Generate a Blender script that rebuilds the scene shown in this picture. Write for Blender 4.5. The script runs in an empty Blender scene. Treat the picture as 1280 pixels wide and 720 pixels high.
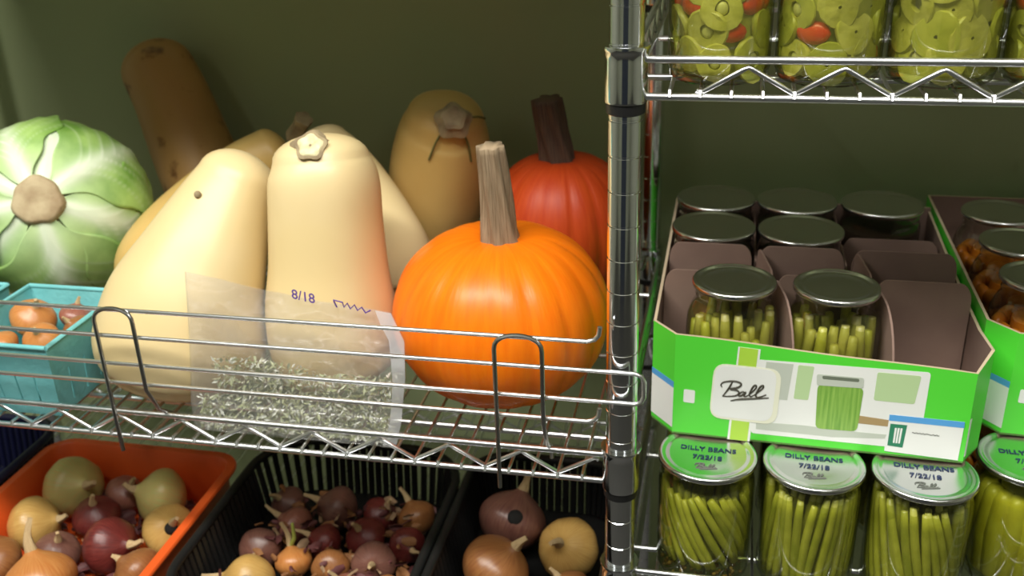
import bpy, bmesh, math, random
from mathutils import Vector, Matrix, Quaternion

random.seed(7)
PI = math.pi
SC = bpy.context.scene
COL = SC.collection
EYE = 1.5                                   # height of the camera above the floor, metres

# ---------------------------------------------------------------- camera (lengths in mm, z from eye level)
FPX, TH, RO, YA = 1260.75, 0.4228, -0.0358, -0.2234
CAM = Vector((72.46, -701.18, 0.0))
_F = Vector((math.sin(YA)*math.cos(TH), math.cos(YA)*math.cos(TH), -math.sin(TH)))
_R = Vector((math.cos(YA), -math.sin(YA), 0)); _U = _R.cross(_F)
FW = _F; RT = _R*math.cos(RO)+_U*math.sin(RO); UP = -_R*math.sin(RO)+_U*math.cos(RO)

def ray(x, y): return FW+RT*((x-640)/FPX)+UP*((360-y)/FPX)
def at(x, y, Y):
    d = ray(x, y); return CAM+d*((Y-CAM.y)/d.y)
def atz(x, y, Z):
    d = ray(x, y); return CAM+d*((Z-CAM.z)/d.z)
def pxmm(p): return FPX/((p-CAM).dot(FW))
def W(p): return Vector((p[0]/1000., p[1]/1000., p[2]/1000.+EYE))

cam = bpy.data.cameras.new('camera'); co = bpy.data.objects.new('camera', cam); COL.objects.link(co)
m = Matrix((RT, UP, -FW)).transposed().to_4x4(); m.translation = W(CAM); co.matrix_world = m
cam.sensor_width = 36; cam.lens = FPX/1280*36; cam.clip_start = .01
cam.dof.use_dof = True; cam.dof.focus_distance = .74; cam.dof.aperture_fstop = 8.0
SC.camera = co

# ---------------------------------------------------------------- materials
MATS = {}
def mat(name, col, rough=.5, metal=0., spec=.5, var=None, scale=20., coord='Object', stretch=(1, 1, 1), bump=0., bscale=60., coat=0., lo=.35, hi=.65, sss=0., trans=0.):
    if name in MATS: return MATS[name]
    M = bpy.data.materials.new(name); M.use_nodes = True
    nt = M.node_tree; b = nt.nodes['Principled BSDF']
    b.inputs['Base Color'].default_value = (*col, 1); b.inputs['Roughness'].default_value = rough
    b.inputs['Metallic'].default_value = metal; b.inputs['Specular IOR Level'].default_value = spec
    b.inputs['Coat Weight'].default_value = coat
    if sss:
        b.inputs['Subsurface Weight'].default_value = sss; b.inputs['Subsurface Scale'].default_value = .006
    if var or bump:
        tc = nt.nodes.new('ShaderNodeTexCoord'); mp = nt.nodes.new('ShaderNodeMapping')
        nt.links.new(tc.outputs[coord], mp.inputs['Vector']); mp.inputs['Scale'].default_value = stretch
    if var:
        n = nt.nodes.new('ShaderNodeTexNoise'); n.inputs['Scale'].default_value = scale; n.inputs['Detail'].default_value = 4
        nt.links.new(mp.outputs[0], n.inputs['Vector'])
        cr = nt.nodes.new('ShaderNodeValToRGB'); cr.color_ramp.elements[0].position = lo; cr.color_ramp.elements[1].position = hi
        cr.color_ramp.elements[0].color = (*col, 1); cr.color_ramp.elements[1].color = (*var, 1)
        nt.links.new(n.outputs['Fac'], cr.inputs[0]); nt.links.new(cr.outputs[0], b.inputs['Base Color'])
    if bump:
        n2 = nt.nodes.new('ShaderNodeTexNoise'); n2.inputs['Scale'].default_value = bscale; n2.inputs['Detail'].default_value = 3
        nt.links.new(mp.outputs[0], n2.inputs['Vector'])
        bp = nt.nodes.new('ShaderNodeBump'); bp.inputs['Strength'].default_value = bump; bp.inputs['Distance'].default_value = .002
        nt.links.new(n2.outputs['Fac'], bp.inputs['Height']); nt.links.new(bp.outputs[0], b.inputs['Normal'])
    MATS[name] = M
    return M

def clear_mat(name, tint, gloss=.12, rough=.03, milk=0., milkcol=(.9, .9, .9), bump=0., bscale=40., fres=1.45, edge=None):
    """thin clear material: see-through, fresnel gloss, a little milkiness"""
    M = bpy.data.materials.new(name); M.use_nodes = True; nt = M.node_tree
    for n in list(nt.nodes): nt.nodes.remove(n)
    out = nt.nodes.new('ShaderNodeOutputMaterial'); tr = nt.nodes.new('ShaderNodeBsdfTransparent'); tr.inputs[0].default_value = (*tint, 1)
    gl = nt.nodes.new('ShaderNodeBsdfGlossy'); gl.inputs['Roughness'].default_value = rough; gl.inputs[0].default_value = (1, 1, 1, 1)
    fr = nt.nodes.new('ShaderNodeFresnel'); fr.inputs['IOR'].default_value = fres
    mx = nt.nodes.new('ShaderNodeMixShader'); nt.links.new(tr.outputs[0], mx.inputs[1]); nt.links.new(gl.outputs[0], mx.inputs[2])
    ad = nt.nodes.new('ShaderNodeMath'); ad.operation = 'MULTIPLY_ADD'; ad.inputs[1].default_value = 1.0; ad.inputs[2].default_value = gloss
    ge = nt.nodes.new('ShaderNodeNewGeometry'); om = nt.nodes.new('ShaderNodeMath'); om.operation = 'SUBTRACT'; om.inputs[0].default_value = 1.0
    nt.links.new(ge.outputs['Backfacing'], om.inputs[1]); nt.links.new(om.outputs[0], ad.inputs[1])   # a thin sheet: one reflection, at its outer face
    nt.links.new(fr.outputs[0], ad.inputs[0]); nt.links.new(ad.outputs[0], mx.inputs[0])
    if edge:                                            # the glass is seen through a longer path at its rim
        lw = nt.nodes.new('ShaderNodeLayerWeight'); lw.inputs['Blend'].default_value = .32
        cm = nt.nodes.new('ShaderNodeMix'); cm.data_type = 'RGBA'; cm.inputs[6].default_value = (*tint, 1); cm.inputs[7].default_value = (*edge, 1)
        nt.links.new(lw.outputs['Facing'], cm.inputs[0]); nt.links.new(cm.outputs[2], tr.inputs[0])
    last = mx
    if milk:
        df = nt.nodes.new('ShaderNodeBsdfDiffuse'); df.inputs[0].default_value = (*milkcol, 1)
        m2 = nt.nodes.new('ShaderNodeMixShader'); m2.inputs[0].default_value = milk
        nt.links.new(mx.outputs[0], m2.inputs[1]); nt.links.new(df.outputs[0], m2.inputs[2]); last = m2
    if bump:
        tc = nt.nodes.new('ShaderNodeTexCoord'); n = nt.nodes.new('ShaderNodeTexNoise'); n.inputs['Scale'].default_value = bscale; n.inputs['Detail'].default_value = 2
        bp = nt.nodes.new('ShaderNodeBump'); bp.inputs['Strength'].default_value = bump; bp.inputs['Distance'].default_value = .004
        nt.links.new(tc.outputs['Object'], n.inputs['Vector']); nt.links.new(n.outputs['Fac'], bp.inputs['Height'])
        nt.links.new(bp.outputs[0], gl.inputs['Normal']); nt.links.new(bp.outputs[0], fr.inputs['Normal'])
    nt.links.new(last.outputs[0], out.inputs[0])
    return M

CHROME = mat('chrome', (.80, .82, .84), .13, 1.)
WIRE = mat('bright_wire', (.86, .87, .89), .30, 1.)
DULLWIRE = mat('dull_wire', (.42, .42, .40), .30, 1.)
BLACKP = mat('black_plastic', (.012, .012, .012), .4)
SQ = mat('pale_squash_skin', (.70, .545, .275), .38, spec=.4, var=(.74, .59, .33), scale=9)
SQT = mat('tan_squash_skin', (.58, .38, .12), .42, spec=.4, var=(.64, .44, .15), scale=12)
SQD = mat('blotched_squash_skin', (.40, .225, .075), .45, spec=.35, var=(.15, .065, .02), scale=34, lo=.60, hi=.72)
SCAR = mat('squash_stem_cork', (.38, .30, .17), .8, var=(.22, .16, .09), scale=60, bump=.5, bscale=150)
SCARL = mat('cut_stem_face', (.80, .74, .45), .7, var=(.5, .42, .22), scale=120)
CREASE = mat('green_crease', (.13, .12, .03), .7)
PUMP = mat('pumpkin_orange', (.82, .155, .003), .34, spec=.3, var=(.86, .195, .004), scale=3, coord='UV', stretch=(30, 2, 1), bump=.12, bscale=6)
PUMPR = mat('pumpkin_red_orange', (.40, .038, .006), .45, spec=.25, var=(.46, .055, .008), scale=3, coord='UV', stretch=(30, 2, 1), bump=.12, bscale=6)
STEM = mat('dry_stem', (.40, .30, .19), .8, var=(.22, .15, .08), scale=4, coord='UV', stretch=(24, 1.2, 1), bump=.6, bscale=30)
STEMD = mat('dark_stem', (.13, .075, .045), .8, var=(.06, .03, .02), scale=4, coord='UV', stretch=(24, 1.2, 1), bump=.6, bscale=30)
TEAL = mat('teal_pulp', (.16, .50, .52), .75, var=(.20, .56, .58), scale=40, bump=.3, bscale=200)
ORANGEP = mat('orange_plastic', (.80, .115, .02), .35)
NAVYP = mat('navy_plastic', (.012, .014, .06), .45)
LIDM = mat('lid_metal', (.70, .71, .70), .24, 1.)
BANDM = mat('band_metal', (.74, .74, .74), .2, 1.)
BEAN = mat('pickled_bean', (.46, .46, .065), .35, var=(.60, .58, .12), scale=60, sss=.0)
BEANP = mat('pale_pickled_bean', (.44, .41, .11), .4, var=(.52, .48, .16), scale=60)
BEAND = mat('pickled_bean_dark', (.36, .38, .05), .35, var=(.48, .47, .085), scale=60)
YEL = mat('yellow_pickle', (.50, .46, .03), .35, var=(.60, .58, .06), scale=60)
ORF = mat('orange_fruit', (.70, .26, .02), .35, var=(.60, .18, .012), scale=50)
SEED = mat('mustard_seed', (.16, .08, .03), .6, var=(.32, .20, .05), scale=400)
JAL = mat('pickled_pepper', (.42, .41, .08), .3, var=(.56, .53, .17), scale=90, bump=.5, bscale=140)
JALB = mat('pickled_pepper_olive', (.34, .36, .05), .35, var=(.46, .46, .09), scale=80)
JALIN = mat('pepper_pith', (.58, .57, .24), .4)
REDP = mat('red_pepper', (.62, .012, .010), .3, var=(.70, .05, .015), scale=60)
GLASS = clear_mat('jar_glass', (.98, .985, .96), .015, .03, fres=1.55, edge=(.42, .46, .38))
BRINE = clear_mat('brine', (.85, .86, .60), .0, .05, milk=.05, milkcol=(.42, .44, .12), fres=1.05)
FILM = clear_mat('bag_film', (.98, .98, .98), .09, .16, milk=.085, milkcol=(.92, .92, .95), bump=1.0, bscale=34, fres=1.45)
SEAM = clear_mat('bag_seam', (.98, .98, .98), .05, .2, milk=.38, milkcol=(.86, .87, .92), bump=.6, bscale=50)
HERB = mat('dried_herb_green', (.46, .50, .25), .35, spec=.8, var=(.62, .65, .46), scale=90)
HERBL = mat('dried_herb_silver', (.88, .90, .82), .3, spec=.9)
INKP = mat('purple_ink', (.12, .06, .28), .6)
INKB = mat('dark_blue_ink', (.015, .03, .10), .5)
INKG = mat('grey_ink', (.16, .17, .15), .6)
BGREEN = mat('box_green_print', (.10, .72, .05), .35, spec=.45)
BLIME = mat('box_lime_print', (.45, .73, .07), .4)
BWHITE = mat('box_white_print', (.85, .87, .84), .4)
BGREY = mat('box_photo_grey', (.55, .60, .52), .4)
BLG = mat('box_photo_green', (.50, .68, .36), .4)
BCREAM = mat('badge_cream', (.84, .85, .68), .4)
BDARK = mat('badge_ink', (.05, .045, .03), .5)
BBLUE = mat('sticker_blue', (.10, .38, .78), .4)
BDG = mat('sticker_dark_green', (.02, .22, .11), .4)
BWOOD = mat('box_photo_wood', (.42, .30, .14), .5)
BJAR = mat('box_photo_bean', (.30, .52, .10), .4, var=(.16, .36, .05), scale=4, coord='Object', stretch=(120, 1, 6))
KRAFT = mat('brown_cardboard', (.25, .162, .13), .85, var=(.28, .185, .145), scale=30)
EDGE = mat('cut_cardboard_edge', (.55, .44, .30), .9)
CABB = None

# ---------------------------------------------------------------- objects
def tag(o, label=None, cat=None, group=None, kind=None):
    if label: o['label'] = label
    if cat: o['category'] = cat
    if group: o['group'] = group
    if kind: o['kind'] = kind
    return o

ORG = {}
def thing(name, label, cat, loc, group=None):
    o = bpy.data.objects.new(name, None); COL.objects.link(o); o.empty_display_size = .02
    o.location = W(loc); ORG[o.name] = W(loc)
    return tag(o, label, cat, group)

def part(name, bm, material, parent=None, smooth=True, origin=None, ang=45):
    """bm is in mm (z from eye level); links it as ONE mesh object"""
    base = ORG[parent.name] if parent else (W(origin) if origin is not None else Vector((0, 0, 0)))
    for v in bm.verts: v.co = W(v.co)-base
    bmesh.ops.recalc_face_normals(bm, faces=bm.faces[:])
    me = bpy.data.meshes.new(name); bm.to_mesh(me); bm.free()
    for p in me.polygons: p.use_smooth = smooth
    if smooth and ang: me.set_sharp_from_angle(angle=math.radians(ang))
    for mm in (material if isinstance(material, (list, tuple)) else [material]): me.materials.append(mm)
    o = bpy.data.objects.new(name, me); COL.objects.link(o)
    if parent: o.parent = parent
    else: o.location = base
    ORG[o.name] = base
    return o

def dup(root, loc=None, label=None, group=None, skip=()):
    r = root.copy(); COL.objects.link(r)
    if loc is not None: r.location = W(loc)
    ORG[r.name] = r.location.copy()
    if label: r['label'] = label
    if group: r['group'] = group
    for ch in list(root.children):
        if ch.name.split('.')[0] in skip: continue
        c = ch.copy(); COL.objects.link(c); c.parent = r
        for g in list(ch.children):
            d = g.copy(); COL.objects.link(d); d.parent = c
    return r

def catmull(pts, n):
    P = [pts[0]*2-pts[1]]+list(pts)+[pts[-1]*2-pts[-2]]
    out = []
    for i in range(1, len(P)-2):
        for k in range(n):
            t = k/n; a, b, c, d = P[i-1], P[i], P[i+1], P[i+2]
            out.append(.5*((2*b)+(c-a)*t+(2*a-5*b+4*c-d)*t*t+(3*b-3*c+d-a)*t**3))
    out.append(P[-2]); return out

def sweep(bm, pts, radii, seg=10, rfun=None, closed=False, cap=True, mi=0):
    """tube along pts with a radius each, parallel transport"""
    pts = [Vector(p) for p in pts]; n = len(pts)
    if not isinstance(radii, (list, tuple)): radii = [radii]*n
    tans = []
    for i in range(n):
        if closed: t = pts[(i+1) % n]-pts[i-1]
        else: t = pts[min(i+1, n-1)]-pts[max(i-1, 0)]
        tans.append(t.normalized())
    t0 = tans[0]; ref = Vector((0, 0, 1)) if abs(t0.z) < .9 else Vector((0, 1, 0))
    u = t0.cross(ref).normalized(); rings = []
    uvl = bm.loops.layers.uv.verify()
    for i in range(n):
        if i:
            q = tans[i-1].rotation_difference(tans[i]); u = q @ u
        u = (u-tans[i]*u.dot(tans[i])).normalized(); w = tans[i].cross(u)
        ring = []
        for k in range(seg):
            a = 2*PI*k/seg; r = radii[i]*(rfun(a, i/(n-1)) if rfun else 1)
            ring.append(bm.verts.new(pts[i]+u*(r*math.cos(a))+w*(r*math.sin(a))))
        rings.append(ring)
    m = n if closed else n-1
    for i in range(m):
        A, B = rings[i], rings[(i+1) % n]
        for k in range(seg):
            f = bm.faces.new((A[k], A[(k+1) % seg], B[(k+1) % seg], B[k])); f.material_index = mi
            for l, (uu, vv) in zip(f.loops, ((k, i), (k+1, i), (k+1, i+1), (k, i+1))): l[uvl].uv = (uu/seg, vv/m)
    if cap and not closed:
        for rg in (rings[0], rings[-1]):
            f = bm.faces.new(rg); f.material_index = mi
            for l in f.loops: l[uvl].uv = (.5, .5)
    return rings

def rot_frame(axis):
    axis = Vector(axis).normalized(); return axis.to_track_quat('Z', 'X').to_matrix()

def lathe(bm, prof, c=(0, 0, 0), seg=32, axis=(0, 0, 1), rfun=None, mi=0, spin=0):
    Rm = rot_frame(axis); c = Vector(c); rings = []; uvl = bm.loops.layers.uv.verify(); n = len(prof)
    for i, (r, z) in enumerate(prof):
        if r < 1e-6: rings.append([bm.verts.new(c+Rm @ Vector((0, 0, z)))]); continue
        rg = []
        for k in range(seg):
            a = 2*PI*k/seg+spin; rr, dz = (r, 0)
            if rfun: rr, dz = rfun(a, i, r)
            rg.append(bm.verts.new(c+Rm @ Vector((rr*math.cos(a), rr*math.sin(a), z+dz))))
        rings.append(rg)
    for i in range(n-1):
        A, B = rings[i], rings[i+1]
        for k in range(seg):
            k2 = (k+1) % seg
            if len(A) == 1 and len(B) == 1: break
            if len(A) == 1: vs = (A[0], B[k], B[k2]); uv = ((k+.5, i), (k, i+1), (k+1, i+1))
            elif len(B) == 1: vs = (A[k], A[k2], B[0]); uv = ((k, i), (k+1, i), (k+.5, i+1))
            else: vs = (A[k], A[k2], B[k2], B[k]); uv = ((k, i), (k+1, i), (k+1, i+1), (k, i+1))
            f = bm.faces.new(vs); f.material_index = mi
            for l, (uu, vv) in zip(f.loops, uv): l[uvl].uv = (uu/seg, vv/(n-1))
    return rings

def box(bm, lo, hi, mi=0):
    v = [bm.verts.new((x, y, z)) for x in (lo[0], hi[0]) for y in (lo[1], hi[1]) for z in (lo[2], hi[2])]
    for f in ((0, 1, 3, 2), (4, 6, 7, 5), (0, 4, 5, 1), (2, 3, 7, 6), (0, 2, 6, 4), (1, 5, 7, 3)):
        bm.faces.new([v[i] for i in f]).material_index = mi

def slab(bm, pts, nrm, th, mi=0):
    """polygon pts extruded by th along nrm"""
    A = [bm.verts.new(p) for p in pts]; B = [bm.verts.new(Vector(p)+nrm*th) for p in pts]
    n = len(A)
    bm.faces.new(A).material_index = mi; bm.faces.new(B[::-1]).material_index = mi
    for i in range(n): bm.faces.new((A[i], A[(i+1) % n], B[(i+1) % n], B[i])).material_index = mi

def BM(): return bmesh.new()

def text_mesh(name, s, size, X, Y, origin, material, parent, th=.25, align='CENTER', shear=0, bold=0.):
    """raised lettering: X,Y are the reading and up directions, origin in mm"""
    cu = bpy.data.curves.new('lettering', 'FONT'); cu.body = s; cu.size = size; cu.align_x = align; cu.align_y = 'CENTER'; cu.extrude = th
    cu.shear = shear; cu.offset = bold; cu.resolution_u = 3
    ob = bpy.data.objects.new('lettering', cu); COL.objects.link(ob)
    dg = bpy.context.evaluated_depsgraph_get(); me = bpy.data.meshes.new_from_object(ob.evaluated_get(dg))
    bpy.data.objects.remove(ob); bpy.data.curves.remove(cu)
    bm = BM(); bm.from_mesh(me); bpy.data.meshes.remove(me)
    X = Vector(X).normalized(); Y = Vector(Y).normalized(); N = X.cross(Y); o = Vector(origin)
    for v in bm.verts: v.co = o+X*v.co.x+Y*v.co.y+N*v.co.z
    return part(name, bm, material, parent, smooth=False)

def struct(name, bm, m): return tag(part(name, bm, m, None, smooth=False), kind='structure')

# ---------------------------------------------------------------- the room
WALLM = mat('sage_wall_paint', (.37, .43, .23), .8, var=(.39, .45, .245), scale=3, bump=.15, bscale=120)
ROOMM = mat('room_paint', (.50, .51, .42), .85)
FLOORM = mat('concrete_floor', (.06, .058, .054), .7, var=(.075, .07, .065), scale=6)
CEILM = mat('ceiling_paint', (.65, .65, .60), .9)
PANELM = mat('blue_grey_panel', (.05, .06, .10), .5)
XL, XR, YF, YB, ZT, ZB = -2300, 2300, -2600, 500, 1050, -1500
b = BM(); box(b, (XL, YB, ZB), (XR, YB+80, ZT)); struct('wall_back', b, WALLM)
b = BM(); box(b, (XL, YF-80, ZB), (XR, YF, ZT)); struct('wall_front', b, ROOMM)
b = BM(); box(b, (XL-80, YF, ZB), (XL, YB, ZT)); struct('wall_left', b, ROOMM)
b = BM(); box(b, (XR, YF, ZB), (XR+80, YB, ZT)); struct('wall_right', b, ROOMM)
b = BM(); box(b, (XL, YF, ZB-80), (XR, YB, ZB)); struct('floor', b, FLOORM)
b = BM(); box(b, (XL, YF, ZT), (XR, YB, ZT+80)); struct('ceiling', b, CEILM)
b = BM(); box(b, (-750, YF, ZB), (750, YF+30, 500)); struct('added_dark_panel_1', b, PANELM)  # dark panel added behind the camera for the chrome post to reflect

# ---------------------------------------------------------------- wire shelving
G, Z0, PIT = 26.4, -106.9, 62.8
GAP = 26.0
unit = thing('wire_shelving_unit', 'chrome wire shelving rack with grooved round posts and zigzag trussed shelf edges', 'shelving', (0, 0, ZB))
DEPTH = 440
def post(x, y):
    prof = [(0, ZB), (12.5, ZB)]
    k = 51
    while Z0-G*k > 620: k -= 1
    zs = sorted(Z0-G*k for k in range(-26, 53))
    for z in zs:
        prof += [(12.5, z-.9), (12.0, z-.5), (12.0, z+.5), (12.5, z+.9)]
    prof += [(12.5, 610), (10, 614), (0, 614)]
    b = BM(); lathe(b, prof, (x, y, 0), 28); return part('post', b, CHROME, unit, ang=20)
RX = -14
def collar(x, y, z, par):
    """z is the deck rail height"""
    b = BM(); lathe(b, [(12.7, z+36), (16.4, z+36), (16.8, z+34.5), (15.4, z+32), (15.0, z+26), (15.3, z-2), (15.0, z-3.5), (12.7, z-3.5)], (x, y, 0), 28)
    part('collar', b, CHROME, par)
    b = BM(); lathe(b, [(12.6, z-3.6), (14.3, z-3.6), (13.9, z-11), (12.6, z-12)], (x, y, 0), 24)
    part('plastic_sleeve', b, BLACKP, par)
def shelf(x0, x1, z, phase, left_post, right_post, light_block=False, lip=True):
    b = BM()
    n0, n1 = math.ceil((x0+16-phase)/(PIT/3)), math.floor((x1-16-phase)/(PIT/3))
    for k in range(n0, n1+1):
        x = phase+k*PIT/3
        if x > x1-20 or x < x0+20: continue
        sweep(b, [(x, -3.2, z+.5), (x, -1.5, z+4.2), (x, 8, z+3.6), (x, DEPTH-3, z+3.6)], 1.55, 6)
    for Y in (64, 220, 376): sweep(b, [(x0+6, Y, z-.6), (x1-6, Y, z-.6)], 2.5, 8)
    dk = part('shelf', b, WIRE, unit)
    rails = [((x0+13, 0), (x1-13, 0)), ((x0+13, DEPTH), (x1-13, DEPTH)), ((x0+2, 13), (x0+2, DEPTH-13)), ((x1-2, 13), (x1-2, DEPTH-13))]
    for (ax, ay), (bx, by) in rails:
        for dz in ((0, GAP) if lip else (-GAP, 0)):
            b = BM(); sweep(b, [(ax, ay, z+dz), (bx, by, z+dz)], 2.75, 10); part('rail', b, WIRE, dk)
    for Y in (1.2, DEPTH-1.2):
        pts = []; k = math.ceil((x0+22-phase)/(PIT/2))
        while phase+k*PIT/2 < x1-18:
            x = phase+k*PIT/2; top = k % 2
            zz = (z+GAP-5.0 if top else z+3.0)-(0 if lip else GAP)
            pts += [Vector((x-3, Y, zz-(1.6 if top else -1.6))), Vector((x, Y, zz)), Vector((x+3, Y, zz-(1.6 if top else -1.6)))]
            k += 1
        if pts:
            e = pts[-1]; s = pts[0]
            b = BM(); sweep(b, pts, 1.9, 8); part('truss_wire', b, WIRE, dk)
    for X in (x0+2, x1-2):
        pts = []
        for k in range(14):
            pts.append(Vector((X, 20+k*30.5, z+(4 if k % 2 else GAP-5)-(0 if lip else GAP))))
        b = BM(); sweep(b, pts, 1.9, 8); part('truss_wire', b, WIRE, dk)
    for (px, py, doit) in ((x0, 0, left_post), (x1, 0, right_post), (x0, DEPTH, left_post), (x1, DEPTH, right_post)):
        if doit: collar(px+(RX if (px == 0 and py) else 0), py, z if lip else z-GAP-6, dk)
    if light_block:
        b = BM(); box(b, (x0+8, 6, z+6), (x1-8, DEPTH-6, z+9)); part('added_light_block', b, KRAFT, dk)  # solid sheet added out of view to block lamp light from above
    return dk
LX, RXR = -914, 610
for x, y in ((0, 0), (RX, DEPTH), (LX, 0), (LX, DEPTH), (RXR, 0), (RXR, DEPTH)): post(x, y)
ZL, ZRU, ZRL, ZCR, ZTOP = -495.8, -170.4, -612.5, -716.0, 80.0
shelf(LX, 0, ZL, -52.9, True, True)
shelf(0, RXR, ZRU, 51.5, True, True)
shelf(0, RXR, ZRL, 51.5, True, True)
shelf(LX, 0, ZCR, -52.9, True, True, lip=False)
shelf(LX, 0, ZTOP, -52.9, True, True, light_block=True)
shelf(0, RXR, ZTOP, 51.5, True, True, light_block=True)

# ---------------------------------------------------------------- ledge clipped along the front of the left shelf
def arc(c, a, b_, r, n=8, s=0, e=PI/2): return [Vector(c)+Vector(a)*(r*math.cos(s+(e-s)*k/n))+Vector(b_)*(r*math.sin(s+(e-s)*k/n)) for k in range(n+1)]
YL = -17.5
ledge = thing('shelf_ledge', 'chrome wire guard of four bars with two U clips along the vegetable shelf', 'wire guard', (-300, YL, ZL))
w1 = [at(0, 383.5, YL), at(390, 403, YL), at(745, 422, YL)]; w2 = [at(0, 411.5, YL), at(390, 438, YL), at(795, 465, YL)]
w3 = [at(0, 445.5, YL), at(390, 473, YL), at(795, 502.5, YL)]; w4 = [at(0, 469, YL), at(390, 496, YL), at(742, 525.5, YL)]
zs = [sum(p.z for p in w)/3 for w in (w1, w2, w3, w4)]
print('ledge', [[round(p.z) for p in w] for w in (w1, w2, w3, w4)], round(w1[2].x), round(w2[2].x))
XE, XP = -15.5, 19.0
for i in (0, 3):
    z = zs[i]
    b = BM(); sweep(b, [Vector((LX+20, YL, z)), Vector((XE-10, YL, z)), Vector((XE-4, YL, z+2)), Vector((XE-1, YL, z+6)), Vector((XE, YL, z+13))], 1.9, 8); part('bar', b, WIRE, ledge)
b = BM()
sweep(b, [Vector((LX+20, YL, zs[1])), Vector((XP-7, YL, zs[1])), Vector((XP-2, YL, zs[1]-2)), Vector((XP, YL, zs[1]-7)), Vector((XP, YL, zs[2]+7)), Vector((XP-2, YL, zs[2]+2)), Vector((XP-7, YL, zs[2])), Vector((LX+20, YL, zs[2]))], 1.9, 8)
part('bar', b, WIRE, ledge)
for (xa, ya, xb) in ((118, 403, 166), (617, 430, 677)):
    A = at(xa, ya, YL-3.9); Bp = at(xb, ya+4, YL-3.9)
    zt = zs[0]+2.2; r = (Bp.x-A.x)/2; cx = (A.x+Bp.x)/2
    h = 12
    pts = [Vector((A.x, YL+11.5, ZL-4)), Vector((A.x, YL+10.5, ZL+6)), Vector((A.x, YL-3.9, ZL+38)), Vector((A.x, YL-3.9, zt-h))]
    pts = [Vector((A.x, YL-3.9, ZL-1.5)), Vector((A.x, YL-3.9, ZL+30)), Vector((A.x, YL-3.9, zt-h))]
    for k in range(1, 12):
        a = PI-PI*k/12; pts.append(Vector((cx+r*math.cos(a), YL-3.9+1.9*math.sin(a), zt-h+h*math.sin(a)**.8)))
    pts += [Vector((Bp.x, YL-3.9, zt-h)), Vector((Bp.x, YL-3.9, zs[3]-3)), Vector((Bp.x, YL+9, ZL+37)), Vector((Bp.x, 12, ZL+20)), Vector((Bp.x, 13, ZL+9))]
    b = BM(); sweep(b, pts, 1.9, 8); part('clip', b, DULLWIRE, ledge)

# ---------------------------------------------------------------- squash
def squash(label, st, material, stem=None, seg=40, n=8, cap0=.55, cap1=.5, name='butternut_squash'):
    """st: stations (px, py, Y, radius in px) from the bulb to the stem end"""
    P = [at(a, b_, Y) for a, b_, Y, r in st]
    R = [r/pxmm(p) for p, (_, _, _, r) in zip(P, st)]
    V4 = [Vector((*p, r)) for p, r in zip(P, R)]
    C = catmull(V4, n)
    d0 = (C[0].xyz-C[1].xyz).normalized(); d1 = (C[-1].xyz-C[-2].xyz).normalized()
    r0, r1 = C[0].w, C[-1].w
    pre = []; post_ = []
    for k in range(1, 9):
        a = k/8*PI/2*.985
        pre.insert(0, Vector((*(C[0].xyz+d0*(r0*cap0*math.sin(a))), r0*math.cos(a))))
        post_.append(Vector((*(C[-1].xyz+d1*(r1*cap1*math.sin(a))), r1*math.cos(a))))
    A = pre+C+post_
    ph = random.random()*6
    base = Vector((P[0].x, P[0].y, min(min(v.z-v.w*math.sqrt(max(0, 1-((A[min(i+1, len(A)-1)].xyz-A[max(i-1, 0)].xyz).normalized().z)**2)) for i, v in enumerate(A)), 1e9)))
    print('squash %-40s base z %.0f Ymax %.0f rb %.0f Y %.0f X %.0f' % (label[:40], base.z, max(p.y+r for p, r in zip(P, R)), max(R), P[0].y, P[0].x))
    root = thing(name, label, 'squash', base, 'squash and pumpkins on the vegetable shelf')
    b = BM(); sweep(b, [v.xyz for v in A], [v.w for v in A], seg, rfun=lambda a, t: 1+.012*math.cos(5*a+ph)+.014*math.sin(3*a+2*ph+t*4))
    part('flesh', b, material, root, ang=None)
    return root, P, R, A, d1

def cut_stem(root, c, ax, r, L, mside, mface, face_r=.8):
    ax = Vector(ax).normalized(); c = Vector(c)
    b = BM()
    def rf(a, i, rr): return rr*(1+.10*math.cos(5*a+.4)), 0
    lathe(b, [(r*1.55, -r*.35), (r*1.25, r*.05), (r*1.0, r*.25), (r*.95, L*.7), (r*1.0, L), (r*.85, L+.8), (0, L+.6)], c, 30, ax, rf)
    s = part('stem', b, mside, root)
    b = BM(); lathe(b, [(r*face_r, L+.6), (r*face_r*.9, L+1.6), (r*.35, L+1.3), (0, L+.4)], c, 24, ax, rf); part('cut_face', b, mface, s)
    return s

toCam = lambda p: (CAM-Vector(p)).normalized()
# pale squash lying nearest the guard, bulb to the left
s1 = squash('large pale butternut squash leaning right beside the teal basket, bulb behind the wire guard',
            [(224, 450, 84, 90), (226, 428, 86, 103), (234, 382, 96, 98), (256, 322, 116, 79), (279, 266, 138, 62), (297, 226, 154, 50)], SQ, cap0=.36, cap1=.75)
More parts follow.
